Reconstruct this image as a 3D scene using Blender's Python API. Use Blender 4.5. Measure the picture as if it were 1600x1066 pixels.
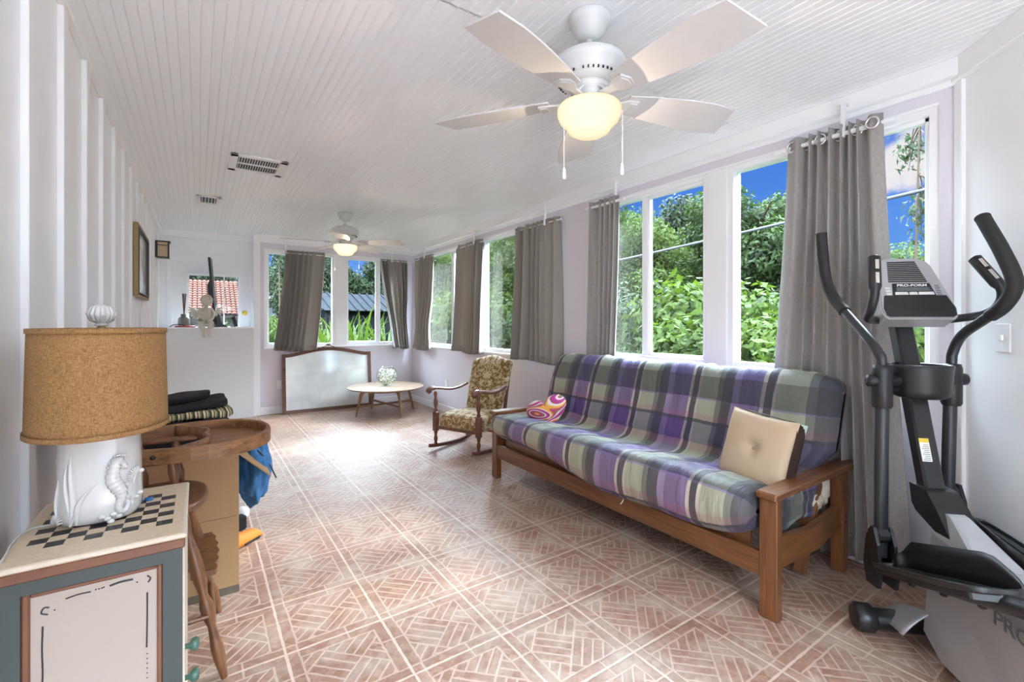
import bpy, math, random
from mathutils import Vector, Matrix, Euler, noise
for o in list(bpy.data.objects): bpy.data.objects.remove(o)
SC = bpy.context.scene
COL = SC.collection
PI = math.pi
R = math.radians
rnd = random.Random(7)

# ---------------------------------------------------------------- camera, sky, sun, exposure
cd = bpy.data.cameras.new('camera'); cam = bpy.data.objects.new('camera', cd); COL.objects.link(cam)
cam.location = (0, 0, 1.25); cam.rotation_euler = (R(90), 0, R(-34.2))
cd.sensor_width = 36; cd.lens = 722 / 1600 * 36; cd.shift_y = -28 / 1600; cd.clip_start = .02; cd.clip_end = 300
SC.camera = cam
SC.view_settings.view_transform = 'Standard'; SC.view_settings.look = 'None'
SC.view_settings.exposure = 1.33; SC.view_settings.gamma = 1; SC.view_settings.use_curve_mapping = False
SC.cycles.max_bounces = 12; SC.cycles.diffuse_bounces = 9; SC.cycles.glossy_bounces = 4
SC.cycles.transparent_max_bounces = 24; SC.cycles.transmission_bounces = 6
SC.cycles.sample_clamp_indirect = 6; SC.cycles.caustics_reflective = False; SC.cycles.caustics_refractive = False
SC.cycles.use_denoising = True

W = bpy.data.worlds.new('sky'); SC.world = W; W.use_nodes = True
nt = W.node_tree; nt.nodes.clear()
def wn(t, **k):
    n = nt.nodes.new(t)
    for a, b in k.items(): setattr(n, a, b)
    return n
tc = wn('ShaderNodeTexCoord'); sep = wn('ShaderNodeSeparateXYZ'); nt.links.new(tc.outputs['Generated'], sep.inputs[0])
rp = wn('ShaderNodeValToRGB'); nt.links.new(sep.outputs['Z'], rp.inputs[0])
e = rp.color_ramp.elements; e[0].position = 0.0; e[0].color = (.15, .235, .37, 1); e[1].position = .55; e[1].color = (.020, .073, .28, 1)
x = e.new(.14); x.color = (.044, .134, .38, 1); x = e.new(.3); x.color = (.026, .094, .34, 1)
mp = wn('ShaderNodeMapping'); mp.inputs['Scale'].default_value = (1, 1, 2.2); mp.inputs['Location'].default_value = (3.1, .4, .2)
nt.links.new(tc.outputs['Generated'], mp.inputs[0])
nz = wn('ShaderNodeTexNoise'); nz.inputs['Scale'].default_value = 3.6; nz.inputs['Detail'].default_value = 6; nz.inputs['Roughness'].default_value = .55
nt.links.new(mp.outputs[0], nz.inputs['Vector'])
cr = wn('ShaderNodeValToRGB'); cr.color_ramp.elements[0].position = .66; cr.color_ramp.elements[1].position = .76
nt.links.new(nz.outputs[0], cr.inputs[0])
mx = wn('ShaderNodeMix', data_type='RGBA'); mx.inputs[7].default_value = (.4, .39, .4, 1)
nt.links.new(cr.outputs[0], mx.inputs[0]); nt.links.new(rp.outputs[0], mx.inputs[6])
# one small white cloud low in the south-east, unseen bright band overhead added as fill
vd = wn('ShaderNodeVectorMath', operation='DOT_PRODUCT'); nt.links.new(tc.outputs['Generated'], vd.inputs[0]); vd.inputs[1].default_value = (.930, .264, .256)
ad = wn('ShaderNodeMath', operation='MULTIPLY_ADD'); nz2 = wn('ShaderNodeTexNoise'); nz2.inputs['Scale'].default_value = 22; nz2.inputs['Detail'].default_value = 5; nt.links.new(tc.outputs['Generated'], nz2.inputs['Vector'])
nt.links.new(nz2.outputs[0], ad.inputs[0]); ad.inputs[1].default_value = .006; nt.links.new(vd.outputs['Value'], ad.inputs[2])
cm = wn('ShaderNodeMapRange', interpolation_type='SMOOTHSTEP'); nt.links.new(ad.outputs[0], cm.inputs[0]); cm.inputs[1].default_value = 1.0010; cm.inputs[2].default_value = 1.0028
mc = wn('ShaderNodeMix', data_type='RGBA'); nt.links.new(cm.outputs[0], mc.inputs[0]); nt.links.new(mx.outputs[2], mc.inputs[6]); mc.inputs[7].default_value = (.39, .365, .38, 1)
hi = wn('ShaderNodeMapRange', interpolation_type='SMOOTHSTEP'); nt.links.new(sep.outputs['Z'], hi.inputs[0]); hi.inputs[1].default_value = .35; hi.inputs[2].default_value = .46
mh = wn('ShaderNodeMix', data_type='RGBA'); nt.links.new(hi.outputs[0], mh.inputs[0]); nt.links.new(mc.outputs[2], mh.inputs[6]); mh.inputs[7].default_value = (16.3, 19.6, 23.0, 1)
bg = wn('ShaderNodeBackground'); bg.inputs[1].default_value = 0.95; nt.links.new(mh.outputs[2], bg.inputs[0])
ow = wn('ShaderNodeOutputWorld'); nt.links.new(bg.outputs[0], ow.inputs[0])

def light(kind, name, loc, energy, color=(1, 1, 1), direction=None, **k):
    l = bpy.data.lights.new(name, kind); l.energy = energy; l.color = color
    for a, b in k.items(): setattr(l, a, b)
    o = bpy.data.objects.new(name, l); COL.objects.link(o); o.location = loc
    if direction: o.rotation_euler = Vector(direction).to_track_quat('-Z', 'Y').to_euler()
    return o
light('SUN', 'sun', (8, 0, 9), 2.0, (1, .97, .93), (-1, .27, -.74), angle=R(9))
# soft fill light added behind the camera, standing in for daylight
light('AREA', 'rear_fill_light', (.45, -1.72, 1.35), 12, (.86, .94, 1), (.12, 1, .12), shape='RECTANGLE', size=1.5, size_y=2.1)
# unseen upward fill light, added to brighten the ceiling
light('AREA', 'ceiling_fill_light', (.5, -1.0, 1.7), 6.5, (.84, .94, 1), (.1, .3, 1), shape='DISK', size=.7)

# ---------------------------------------------------------------- helpers
class MB:
    def __init__(s): s.v = []; s.f = []; s.uv = {}; s.sm = []
    def add(s, vs, fs, M=None, smooth=False):
        n = len(s.v)
        s.v += [tuple(M @ Vector(p)) if M else tuple(p) for p in vs]
        s.f += [tuple(i + n for i in f) for f in fs]; s.sm += [smooth] * len(fs)
        return s
    def box(s, x0, x1, y0, y1, z0, z1, M=None, b=0.0):
        x0, x1 = min(x0, x1), max(x0, x1); y0, y1 = min(y0, y1), max(y0, y1); z0, z1 = min(z0, z1), max(z0, z1)
        b = min(b, (x1 - x0) / 2.2, (y1 - y0) / 2.2, (z1 - z0) / 2.2)
        if b <= 0:
            v = [(x, y, z) for z in (z0, z1) for y in (y0, y1) for x in (x0, x1)]
            return s.add(v, [(0, 2, 3, 1), (4, 5, 7, 6), (0, 1, 5, 4), (2, 6, 7, 3), (0, 4, 6, 2), (1, 3, 7, 5)], M)
        # chamfered box: 24 verts
        v = []; idx = {}
        X = (x0, x1); Y = (y0, y1); Z = (z0, z1)
        for i in (0, 1):
            for j in (0, 1):
                for k in (0, 1):
                    sx, sy, sz = (1, -1)[i], (1, -1)[j], (1, -1)[k]
                    idx[(i, j, k, 0)] = len(v); v.append((X[i], Y[j] + sy * b, Z[k] + sz * b))
                    idx[(i, j, k, 1)] = len(v); v.append((X[i] + sx * b, Y[j], Z[k] + sz * b))
                    idx[(i, j, k, 2)] = len(v); v.append((X[i] + sx * b, Y[j] + sy * b, Z[k]))
        f = []
        def q(a, flip): f.append(tuple(a[::-1]) if flip else tuple(a))
        for i in (0, 1):
            q([idx[(i, 0, 0, 0)], idx[(i, 0, 1, 0)], idx[(i, 1, 1, 0)], idx[(i, 1, 0, 0)]], i == 1)
            q([idx[(0, i, 0, 1)], idx[(1, i, 0, 1)], idx[(1, i, 1, 1)], idx[(0, i, 1, 1)]], i == 1)
            q([idx[(0, 0, i, 2)], idx[(0, 1, i, 2)], idx[(1, 1, i, 2)], idx[(1, 0, i, 2)]], i == 1)
            for j in (0, 1):
                q([idx[(i, j, 0, 0)], idx[(i, j, 0, 1)], idx[(i, j, 1, 1)], idx[(i, j, 1, 0)]], (i + j) % 2 == 1)
                q([idx[(i, 0, j, 0)], idx[(i, 1, j, 0)], idx[(i, 1, j, 2)], idx[(i, 0, j, 2)]], (i + j) % 2 == 1)
                q([idx[(0, i, j, 1)], idx[(0, i, j, 2)], idx[(1, i, j, 2)], idx[(1, i, j, 1)]], (i + j) % 2 == 1)
                for k in (0, 1):
                    q([idx[(i, j, k, 0)], idx[(i, j, k, 1)], idx[(i, j, k, 2)]], (i + j + k) % 2 == 0)
        return s.add(v, f, M)
    def bar(s, p, q, w, h, up=(0, 0, 1), b=0.0, w2=None, h2=None):
        p, q = Vector(p), Vector(q); d = (q - p); L = d.length; d.normalize()
        u = Vector(up); x = u.cross(d)
        if x.length < 1e-4: x = Vector((1, 0, 0)).cross(d)
        x.normalize(); y = d.cross(x)
        M = Matrix((( x.x, y.x, d.x, p.x), (x.y, y.y, d.y, p.y), (x.z, y.z, d.z, p.z), (0, 0, 0, 1)))
        return s.box(-w / 2, w / 2, -h / 2, h / 2, 0, L, M, b)
    def tube(s, pts, r, n=12, cap=True, M=None, closed=False, flat=1.0):
        pts = [Vector(p) for p in pts]; m = len(pts)
        rs = r if isinstance(r, (list, tuple)) else [r] * m
        T = []
        for i in range(m):
            a = pts[(i - 1) % m] if (i > 0 or closed) else pts[0]; b_ = pts[(i + 1) % m] if (i < m - 1 or closed) else pts[-1]
            t = (b_ - a); t = t.normalized() if t.length > 1e-9 else Vector((0, 0, 1)); T.append(t)
        N = T[0].orthogonal().normalized(); vs = []; fs = []
        for i in range(m):
            N = (N - T[i] * N.dot(T[i]));
            N = N.normalized() if N.length > 1e-6 else T[i].orthogonal().normalized()
            B = T[i].cross(N)
            for k in range(n):
                a = 2 * PI * k / n; vs.append(pts[i] + (N * math.cos(a) + B * math.sin(a) * flat) * rs[i])
        for i in range(m if closed else m - 1):
            for k in range(n):
                a = i * n + k; b2 = i * n + (k + 1) % n; c = ((i + 1) % m) * n + (k + 1) % n; d = ((i + 1) % m) * n + k
                fs.append((a, b2, c, d))
        s.add(vs, fs, M, True)
        if cap and not closed:
            s.add(vs[:n], [tuple(range(n))[::-1]], M); s.add(vs[-n:], [tuple(range(n))], M)
        return s
    def lathe(s, prof, c=(0, 0, 0), n=28, sx=1, sy=1, M=None, cap=True, smooth=True):
        vs = []; fs = []; m = len(prof)
        for r, z in prof:
            for k in range(n):
                a = 2 * PI * k / n; vs.append((c[0] + r * sx * math.cos(a), c[1] + r * sy * math.sin(a), c[2] + z))
        for i in range(m - 1):
            for k in range(n):
                fs.append((i * n + k, i * n + (k + 1) % n, (i + 1) * n + (k + 1) % n, (i + 1) * n + k))
        s.add(vs, fs, M, smooth)
        if cap:
            s.add(vs[:n], [tuple(range(n))[::-1]], M); s.add(vs[-n:], [tuple(range(n))], M)
        return s
    def prism(s, poly, h0, h1, M=None, smooth=False):
        n = len(poly)
        v = [(x, y, h0) for x, y in poly] + [(x, y, h1) for x, y in poly]
        f = [tuple(range(n))[::-1], tuple(range(n, 2 * n))]
        s.add(v, f, M)
        s.add(v, [(i, (i + 1) % n, n + (i + 1) % n, n + i) for i in range(n)], M, smooth)
        return s
    def grid(s, fn, nu, nv, M=None, cu=False, cv=False, smooth=True, uvfn=None):
        vs = [fn(i / nu, j / nv) for i in range(nu + (0 if cu else 1)) for j in range(nv + (0 if cv else 1))]
        NU = nu if cu else nu + 1; NV = nv if cv else nv + 1
        fs = []
        n0 = len(s.f)
        for i in range(nu):
            for j in range(nv):
                a = i * NV + j; b_ = ((i + 1) % NU) * NV + j; c = ((i + 1) % NU) * NV + (j + 1) % NV; d = i * NV + (j + 1) % NV
                fs.append((a, b_, c, d))
                if uvfn:
                    s.uv[n0 + len(fs) - 1] = [uvfn(i / nu, j / nv), uvfn((i + 1) / nu, j / nv), uvfn((i + 1) / nu, (j + 1) / nv), uvfn(i / nu, (j + 1) / nv)]
        return s.add(vs, fs, M, smooth)
    def ball(s, c, rx, ry=None, rz=None, M=None, n=16):
        ry = ry or rx; rz = rz or rx
        def f(u, v):
            a = 2 * PI * u; t = PI * v
            return (c[0] + rx * math.sin(t) * math.cos(a), c[1] + ry * math.sin(t) * math.sin(a), c[2] - rz * math.cos(t))
        return s.grid(f, n, max(6, n // 2), M, cu=True)

def blob(mb, c, r, seed=0, n=28, amp=.18, fr=3.0, M=None):
    def f(u, v):
        a = 2 * PI * u; t_ = PI * v; d = Vector((math.sin(t_) * math.cos(a), math.sin(t_) * math.sin(a), -math.cos(t_)))
        k = 1 + amp * noise.noise(d * fr + Vector((seed * 7.3, 1.1, 2.2))) + amp * .6 * abs(noise.noise(Vector((d.x * fr * 1.4, d.y * fr * 1.4, d.z * fr * .5)) + Vector((seed, 3, 1)))) 
        return (c[0] + d.x * r[0] * k, c[1] + d.y * r[1] * k, c[2] + d.z * r[2] * k)
    mb.grid(f, n * 2, n, M, cu=True)
def finish(o, label=None, cat=None, group=None, kind=None):
    if label: o['label'] = label
    if cat: o['category'] = cat
    if group: o['group'] = group
    if kind: o['kind'] = kind
    return o
def obj(name, mb, m, parent=None, label=None, cat=None, group=None, kind=None, bevel=0, sub=0, solid=0, base=None, fix=False):
    me = bpy.data.meshes.new(name)
    v = mb.v
    if base is not None: v = [(a - base[0], b - base[1], c - base[2]) for a, b, c in v]
    me.from_pydata(v, [], mb.f)
    me.polygons.foreach_set('use_smooth', mb.sm)
    if mb.uv:
        ul = me.uv_layers.new(name='UVMap')
        for p in me.polygons:
            u = mb.uv.get(p.index)
            if u:
                for k, li in enumerate(p.loop_indices): ul.data[li].uv = u[k]
    if fix:
        import bmesh
        bm = bmesh.new(); bm.from_mesh(me); bmesh.ops.remove_doubles(bm, verts=bm.verts, dist=1e-5)
        bmesh.ops.recalc_face_normals(bm, faces=bm.faces); bm.to_mesh(me); bm.free()
    me.materials.append(m); me.update()
    o = bpy.data.objects.new(name, me); COL.objects.link(o)
    if base is not None: o.location = base
    if parent: o.parent = parent
    if bevel:
        md = o.modifiers.new('b', 'BEVEL'); md.width = bevel; md.segments = 2; md.limit_method = 'ANGLE'; md.angle_limit = R(40)
    if solid:
        md = o.modifiers.new('s', 'SOLIDIFY'); md.thickness = solid; md.offset = 0
    if sub:
        md = o.modifiers.new('u', 'SUBSURF'); md.levels = sub; md.render_levels = sub
    return finish(o, label, cat, group, kind)
def thing(name, loc, rz, label, cat, group=None):
    o = bpy.data.objects.new(name, None); COL.objects.link(o); o.location = loc; o.rotation_euler = (0, 0, rz)
    o.empty_display_size = .1
    return finish(o, label, cat, group)
def copy_tree(o, parent=None):
    c = o.copy(); COL.objects.link(c); c.parent = parent
    for ch in [q for q in bpy.data.objects if q.parent == o]: copy_tree(ch, c)
    return c
def struct(name, mb, m, **k): return obj(name, mb, m, kind='structure', **k)
def catmull(P, n=8):
    P = [Vector(p) for p in P]; out = []
    Q = [P[0] * 2 - P[1]] + P + [P[-1] * 2 - P[-2]]
    for i in range(1, len(Q) - 2):
        for k in range(n):
            t = k / n; a, b, c, d = Q[i - 1], Q[i], Q[i + 1], Q[i + 2]
            out.append(.5 * ((2 * b) + (c - a) * t + (2 * a - 5 * b + 4 * c - d) * t * t + (3 * b - a - 3 * c + d) * t ** 3))
    out.append(P[-1]); return out

# ---------------------------------------------------------------- materials
class G:
    """tiny node-graph writer"""
    def __init__(s, name):
        s.m = bpy.data.materials.new(name); s.m.use_nodes = True; s.t = s.m.node_tree; s.t.nodes.clear()
        s.out = s.t.nodes.new('ShaderNodeOutputMaterial')
    def n(s, typ, ins={}, **k):
        x = s.t.nodes.new(typ)
        for a, b in k.items(): setattr(x, a, b)
        for a, b in ins.items(): s.put(x.inputs[a], b)
        return x
    def put(s, sock, v):
        if isinstance(v, bpy.types.NodeSocket): s.t.links.new(v, sock)
        elif isinstance(v, bpy.types.Node): s.t.links.new(v.outputs[0], sock)
        else: sock.default_value = v
    def ma(s, op, a, b=0.0, c=0.0):
        x = s.n('ShaderNodeMath', operation=op); s.put(x.inputs[0], a); s.put(x.inputs[1], b)
        if op in ('MULTIPLY_ADD', 'WRAP', 'PINGPONG', 'COMPARE', 'SMOOTH_MIN'): s.put(x.inputs[2], c)
        return x.outputs[0]
    def mix(s, f, a, b, mode='MIX'):
        x = s.n('ShaderNodeMix', data_type='RGBA', blend_type=mode); s.put(x.inputs[0], f)
        for i, v in ((6, a), (7, b)):
            if isinstance(v, (tuple, list)): v = (v[0], v[1], v[2], 1)
            s.put(x.inputs[i], v)
        return x.outputs[2]
    def ramp(s, f, stops, interp='LINEAR'):
        x = s.n('ShaderNodeValToRGB'); s.put(x.inputs[0], f); cr = x.color_ramp; cr.interpolation = interp
        while len(cr.elements) < len(stops): cr.elements.new(.5)
        for e_, (p, c) in zip(cr.elements, stops):
            e_.position = p; e_.color = (c, c, c, 1) if isinstance(c, (int, float)) else (*c, 1)
        return x.outputs[0]
    def xyz(s, kind='Object', uv=False):
        t = s.n('ShaderNodeTexCoord'); o = t.outputs['UV' if uv else kind]; q = s.n('ShaderNodeSeparateXYZ'); s.put(q.inputs[0], o)
        return o, q.outputs[0], q.outputs[1], q.outputs[2]
    def comb(s, x, y, z=0.0):
        c = s.n('ShaderNodeCombineXYZ'); s.put(c.inputs[0], x); s.put(c.inputs[1], y); s.put(c.inputs[2], z); return c.outputs[0]
    def noise(s, vec, scale, detail=3, rough=.5, dist=0.0):
        x = s.n('ShaderNodeTexNoise', {'Scale': scale, 'Detail': detail, 'Roughness': rough, 'Distortion': dist})
        if vec is not None: s.put(x.inputs['Vector'], vec)
        return x.outputs[0]
    def bump(s, h, strength=.3, dist=.01):
        return s.n('ShaderNodeBump', {'Height': h, 'Strength': strength, 'Distance': dist}).outputs[0]
    def bsdf(s, color, rough=.5, metal=0.0, normal=None, **k):
        p = s.n('ShaderNodeBsdfPrincipled')
        s.put(p.inputs['Base Color'], (*color, 1) if isinstance(color, tuple) else color)
        s.put(p.inputs['Roughness'], rough); s.put(p.inputs['Metallic'], metal)
        if normal is not None: s.put(p.inputs['Normal'], normal)
        for a, b in k.items(): s.put(p.inputs[a.replace('_', ' ')], b)
        s.t.links.new(p.outputs[0], s.out.inputs[0]); return s.m
def plain(name, c, rough=.5, metal=0.0, nscale=0, nstr=.1, var=0.0, **k):
    g = G(name)
    v, x, y, z = g.xyz()
    col = c; nrm = None
    if var: 
        f = g.noise(v, nscale or 6, 4)
        col = g.mix(f, tuple(a * (1 - var) for a in c), tuple(min(1, a * (1 + var)) for a in c))
    if nscale: nrm = g.bump(g.noise(v, nscale, 3), nstr, .005)
    return g.bsdf(col, rough, metal, nrm, **k)
def wood(name, dark, light, scale=3.0, axis=0, rough=.38, coat=.2):
    g = G(name); v, x, y, z = g.xyz()
    sc = [14, 14, 14]; sc[axis] = 1.1
    m = g.n('ShaderNodeMapping', {'Vector': v, 'Scale': tuple(a * scale / 3 for a in sc)}).outputs[0]
    f = g.noise(m, 3.0, 6, .6, .6); f2 = g.noise(m, 22.0, 2)
    f = g.ma('ADD', g.ma('MULTIPLY', f, .8), g.ma('MULTIPLY', f2, .2))
    c = g.ramp(f, [(.32, dark), (.68, light)])
    return g.bsdf(c, rough, 0, g.bump(f, .08, .002), Coat_Weight=coat, Coat_Roughness=.25)
# painted surfaces
M_white = plain('white_gloss_paint', (.86, .865, .875), .28, nscale=14, nstr=.06)
M_ceil = plain('white_ceiling_paint', (.89, .905, .93), .42)
M_lilac = plain('pale_lilac_paint', (.70, .665, .725), .6, nscale=40, nstr=.05)
M_trim = plain('white_trim', (.86, .86, .87), .32)
M_door = plain('white_door_paint', (.84, .84, .85), .35)
M_grey = plain('light_grey_panel', (.74, .75, .76), .5)
M_black = plain('black_plastic', (.012, .012, .013), .38)
M_blacksoft = plain('black_foam', (.014, .014, .014), .62, nscale=200, nstr=.2)
M_dkgrey = plain('dark_grey_metal', (.055, .058, .062), .35, .6)
M_silver = plain('silver_plastic', (.42, .42, .43), .33, .35)
M_chrome = plain('chrome', (.8, .8, .8), .15, 1.0)
M_ceramic = plain('white_ceramic', (.62, .615, .605), .12, Coat_Weight=.5)
M_stone = plain('cast_stone', (.62, .58, .50), .75, nscale=60, nstr=.4, var=.12)
M_wfan = plain('fan_white', (.64, .64, .64), .35)
M_blade = plain('fan_blade_white', (.60, .60, .60), .45, nscale=30, nstr=.1, var=.03)
M_futon = wood('brown_stained_wood', (.085, .030, .010), (.21, .080, .025), 3, 1)
M_futx = wood('brown_stained_wood_x', (.085, .030, .010), (.21, .080, .025), 3, 0)
M_futz = wood('brown_stained_wood_z', (.085, .030, .010), (.21, .080, .025), 3, 2)
M_chair = wood('turned_oak', (.085, .032, .012), (.25, .105, .038), 3, 2)
M_tray = wood('tray_wood', (.10, .04, .014), (.34, .165, .065), 3, 0, rough=.5, coat=.05)
M_rock = wood('rocker_wood', (.07, .022, .012), (.22, .075, .04), 3, 2)
M_mframe = wood('mirror_frame_wood', (.06, .022, .012), (.17, .075, .04), 3, 0)
M_table = wood('table_top_wood', (.30, .20, .13), (.46, .34, .245), 2, 0, rough=.45)
M_tleg = wood('table_leg_wood', (.14, .07, .03), (.36, .20, .09), 3, 2)
M_gold = plain('gilt_frame', (.30, .20, .09), .45, .3)

# ---- floor
def floor_mat():
    g = G('brick_pattern_tile'); v, x, y, z = g.xyz()
    T = .364
    def coord(c, off): return g.ma('DIVIDE', g.ma('SUBTRACT', c, off), T)
    gx, gy = coord(x, 1.367 - 10 * T), coord(y, 1.918 - 20 * T)
    fx, fy = g.ma('FRACT', gx), g.ma('FRACT', gy)
    ix, iy = g.ma('FLOOR', gx), g.ma('FLOOR', gy)
    ex = g.ma('MINIMUM', fx, g.ma('SUBTRACT', 1.0, fx)); ey = g.ma('MINIMUM', fy, g.ma('SUBTRACT', 1.0, fy))
    edge = g.ma('MINIMUM', ex, ey)                                  # distance to tile edge in tiles
    wob = g.ma('MULTIPLY', g.ma('SUBTRACT', g.noise(v, 26, 2), .5), .022)
    ew = g.ma('ADD', edge, wob)
    grout = g.ma('SUBTRACT', 1.0, g.n('ShaderNodeMapRange', {'Value': ew, 'From Min': .008, 'From Max': .02}, interpolation_type='SMOOTHSTEP').outputs[0])
    # border bricks : strip between .02 and .115
    inb = g.ma('LESS_THAN', edge, .125)
    bj = g.ma('ABSOLUTE', g.ma('SUBTRACT', ew, .125))
    # joints across the border
    al = g.mix(g.ma('LESS_THAN', ex, ey), g.comb(fx, 0, 0), g.comb(fy, 0, 0))
    sx_ = g.n('ShaderNodeSeparateXYZ', {0: al}).outputs[0]
    cross = g.ma('ABSOLUTE', g.ma('SUBTRACT', g.ma('FRACT', g.ma('ADD', g.ma('MULTIPLY', sx_, 2.0), .27)), .5))
    crossj = g.ma('DIVIDE', cross, 2.0)
    # interior: basket weave at 45 degrees
    u = g.ma('MULTIPLY', g.ma('ADD', fx, fy), .7071); w = g.ma('MULTIPLY', g.ma('SUBTRACT', fx, fy), .7071)
    u = g.ma('ADD', u, wob); w = g.ma('ADD', w, 10.0)
    S = .42
    cu, cw = g.ma('DIVIDE', u, S), g.ma('DIVIDE', w, S)
    par = g.ma('MODULO', g.ma('ADD', g.ma('FLOOR', cu), g.ma('FLOOR', cw)), 2.0)
    fu, fw = g.ma('FRACT', cu), g.ma('FRACT', cw)
    def mixf(a, b): return g.ma('ADD', g.ma('MULTIPLY', a, g.ma('SUBTRACT', 1.0, par)), g.ma('MULTIPLY', b, par))
    a_ = mixf(fu, fw); b_ = mixf(fw, fu)                            # a across bricks, b along
    k = g.ma('FRACT', g.ma('MULTIPLY', a_, 4.0)); kd = g.ma('DIVIDE', g.ma('MINIMUM', k, g.ma('SUBTRACT', 1.0, k)), 4.0)
    bd = g.ma('MINIMUM', b_, g.ma('SUBTRACT', 1.0, b_))
    inner = g.ma('MULTIPLY', g.ma('MINIMUM', kd, bd), S)
    d_in = g.ma('MINIMUM', inner, bj); d_bo = g.ma('MINIMUM', g.ma('MINIMUM', bj, crossj), 1.0)
    d = g.ma('ADD', g.ma('MULTIPLY', d_in, g.ma('SUBTRACT', 1.0, inb)), g.ma('MULTIPLY', d_bo, inb))
    d = g.ma('ADD', d, g.ma('MULTIPLY', wob, .35))
    joint = g.ma('SUBTRACT', 1.0, g.n('ShaderNodeMapRange', {'Value': d, 'From Min': .006, 'From Max': .016}, interpolation_type='SMOOTHSTEP').outputs[0])
    # colour
    bid = g.comb(g.ma('FLOOR', g.ma('MULTIPLY', u, 13.0)), g.ma('FLOOR', g.ma('MULTIPLY', w, 13.0)), g.ma('ADD', ix, g.ma('MULTIPLY', iy, 3.7)))
    wn_ = g.n('ShaderNodeTexWhiteNoise', {'Vector': bid}).outputs[0]
    n1 = g.noise(v, 5.5, 5, .6); n2 = g.noise(v, 60, 4, .7)
    c = g.mix(wn_, (.27, .14, .092), (.41, .255, .18))
    c = g.mix(g.ramp(n2, [(.35, 0.0), (.65, .6)]), c, (.20, .105, .08))
    c = g.mix(g.ramp(n1, [(.45, 0.0), (.70, .60)]), c, (.50, .43, .355))
    c = g.mix(g.ma('MULTIPLY', joint, .6), c, (.58, .44, .35))
    c = g.mix(g.ma('MULTIPLY', grout, .85), c, (.60, .47, .38))
    h = g.ma('SUBTRACT', 1.0, g.ma('MAXIMUM', g.ma('MULTIPLY', joint, .7), grout))
    h = g.ma('ADD', h, g.ma('MULTIPLY', n2, .25))
    rough = g.ramp(n1, [(.3, .36), (.7, .52)])
    return g.bsdf(c, rough, 0, g.bump(h, .35, .004), Specular_IOR_Level=.6)
M_floor = floor_mat()

# ---- glass
def glass(name, tint=(1, 1, 1), refl=.06):
    g = G(name)
    t = g.n('ShaderNodeBsdfTransparent', {'Color': (*tint, 1)}); gl = g.n('ShaderNodeBsdfGlossy', {'Roughness': .02})
    fr = g.n('ShaderNodeFresnel', {'IOR': 1.45}).outputs[0]
    f = g.ma('MINIMUM', g.ma('ADD', g.ma('MULTIPLY', fr, .45), refl - .04), 1.0)
    m = g.n('ShaderNodeMixShader'); g.put(m.inputs[0], f); g.put(m.inputs[1], t); g.put(m.inputs[2], gl)
    g.t.links.new(m.outputs[0], g.out.inputs[0]); return g.m
M_glass = glass('window_glass', (.97, .985, .98), .04)
M_bowl = glass('bowl_glass', (.96, .98, .97), .10)
def mirror_mat():
    g = G('pale_reflection_mirror_glass'); v, x, y, z = g.xyz()
    n = g.noise(v, 2.2, 3)
    d = g.n('ShaderNodeBsdfPrincipled', {'Base Color': (.80, .83, .81, 1), 'Roughness': .5}); m = g.n('ShaderNodeBsdfPrincipled', {'Base Color': (.86, .89, .89, 1), 'Roughness': .09, 'Metallic': 1.0})
    x_ = g.n('ShaderNodeMixShader', {0: g.ramp(n, [(.35, .55), (.65, .8)])}); g.put(x_.inputs[1], m); g.put(x_.inputs[2], d)  # pale diffuse colour mixed in, painting the bright room the mirror would reflect
    g.t.links.new(x_.outputs[0], g.out.inputs[0]); return g.m
M_mirror = mirror_mat()

# ---- curtain fabric
def curtain_mat(name, c, weave):
    g = G(name); v, x, y, z = g.xyz()
    n = g.noise(g.n('ShaderNodeMapping', {'Vector': v, 'Scale': (60, 60, 500)}).outputs[0], 1.0, 2)
    n2 = g.noise(g.n('ShaderNodeMapping', {'Vector': v, 'Scale': (300, 300, 30)}).outputs[0], 1.0, 2)
    f = g.ma('MULTIPLY', g.ma('ADD', n, n2), .5)
    col = g.mix(g.ramp(f, [(.35, 0.0), (.65, 1.0)]), tuple(a * (1 - weave) for a in c), tuple(a * (1 + weave) for a in c))
    d = g.n('ShaderNodeBsdfPrincipled', {'Base Color': col, 'Roughness': .8, 'Sheen Weight': .3})
    g.put(d.inputs['Normal'], g.bump(f, .15, .002))
    t = g.n('ShaderNodeBsdfTranslucent', {'Color': (*c, 1)})
    m = g.n('ShaderNodeMixShader', {0: .22}); g.put(m.inputs[1], d); g.put(m.inputs[2], t)
    g.t.links.new(m.outputs[0], g.out.inputs[0]); return g.m
M_curt = curtain_mat('taupe_curtain', (.35, .32, .285), .14)
M_curt2 = curtain_mat('grey_linen_curtain', (.38, .355, .335), .22)

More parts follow.
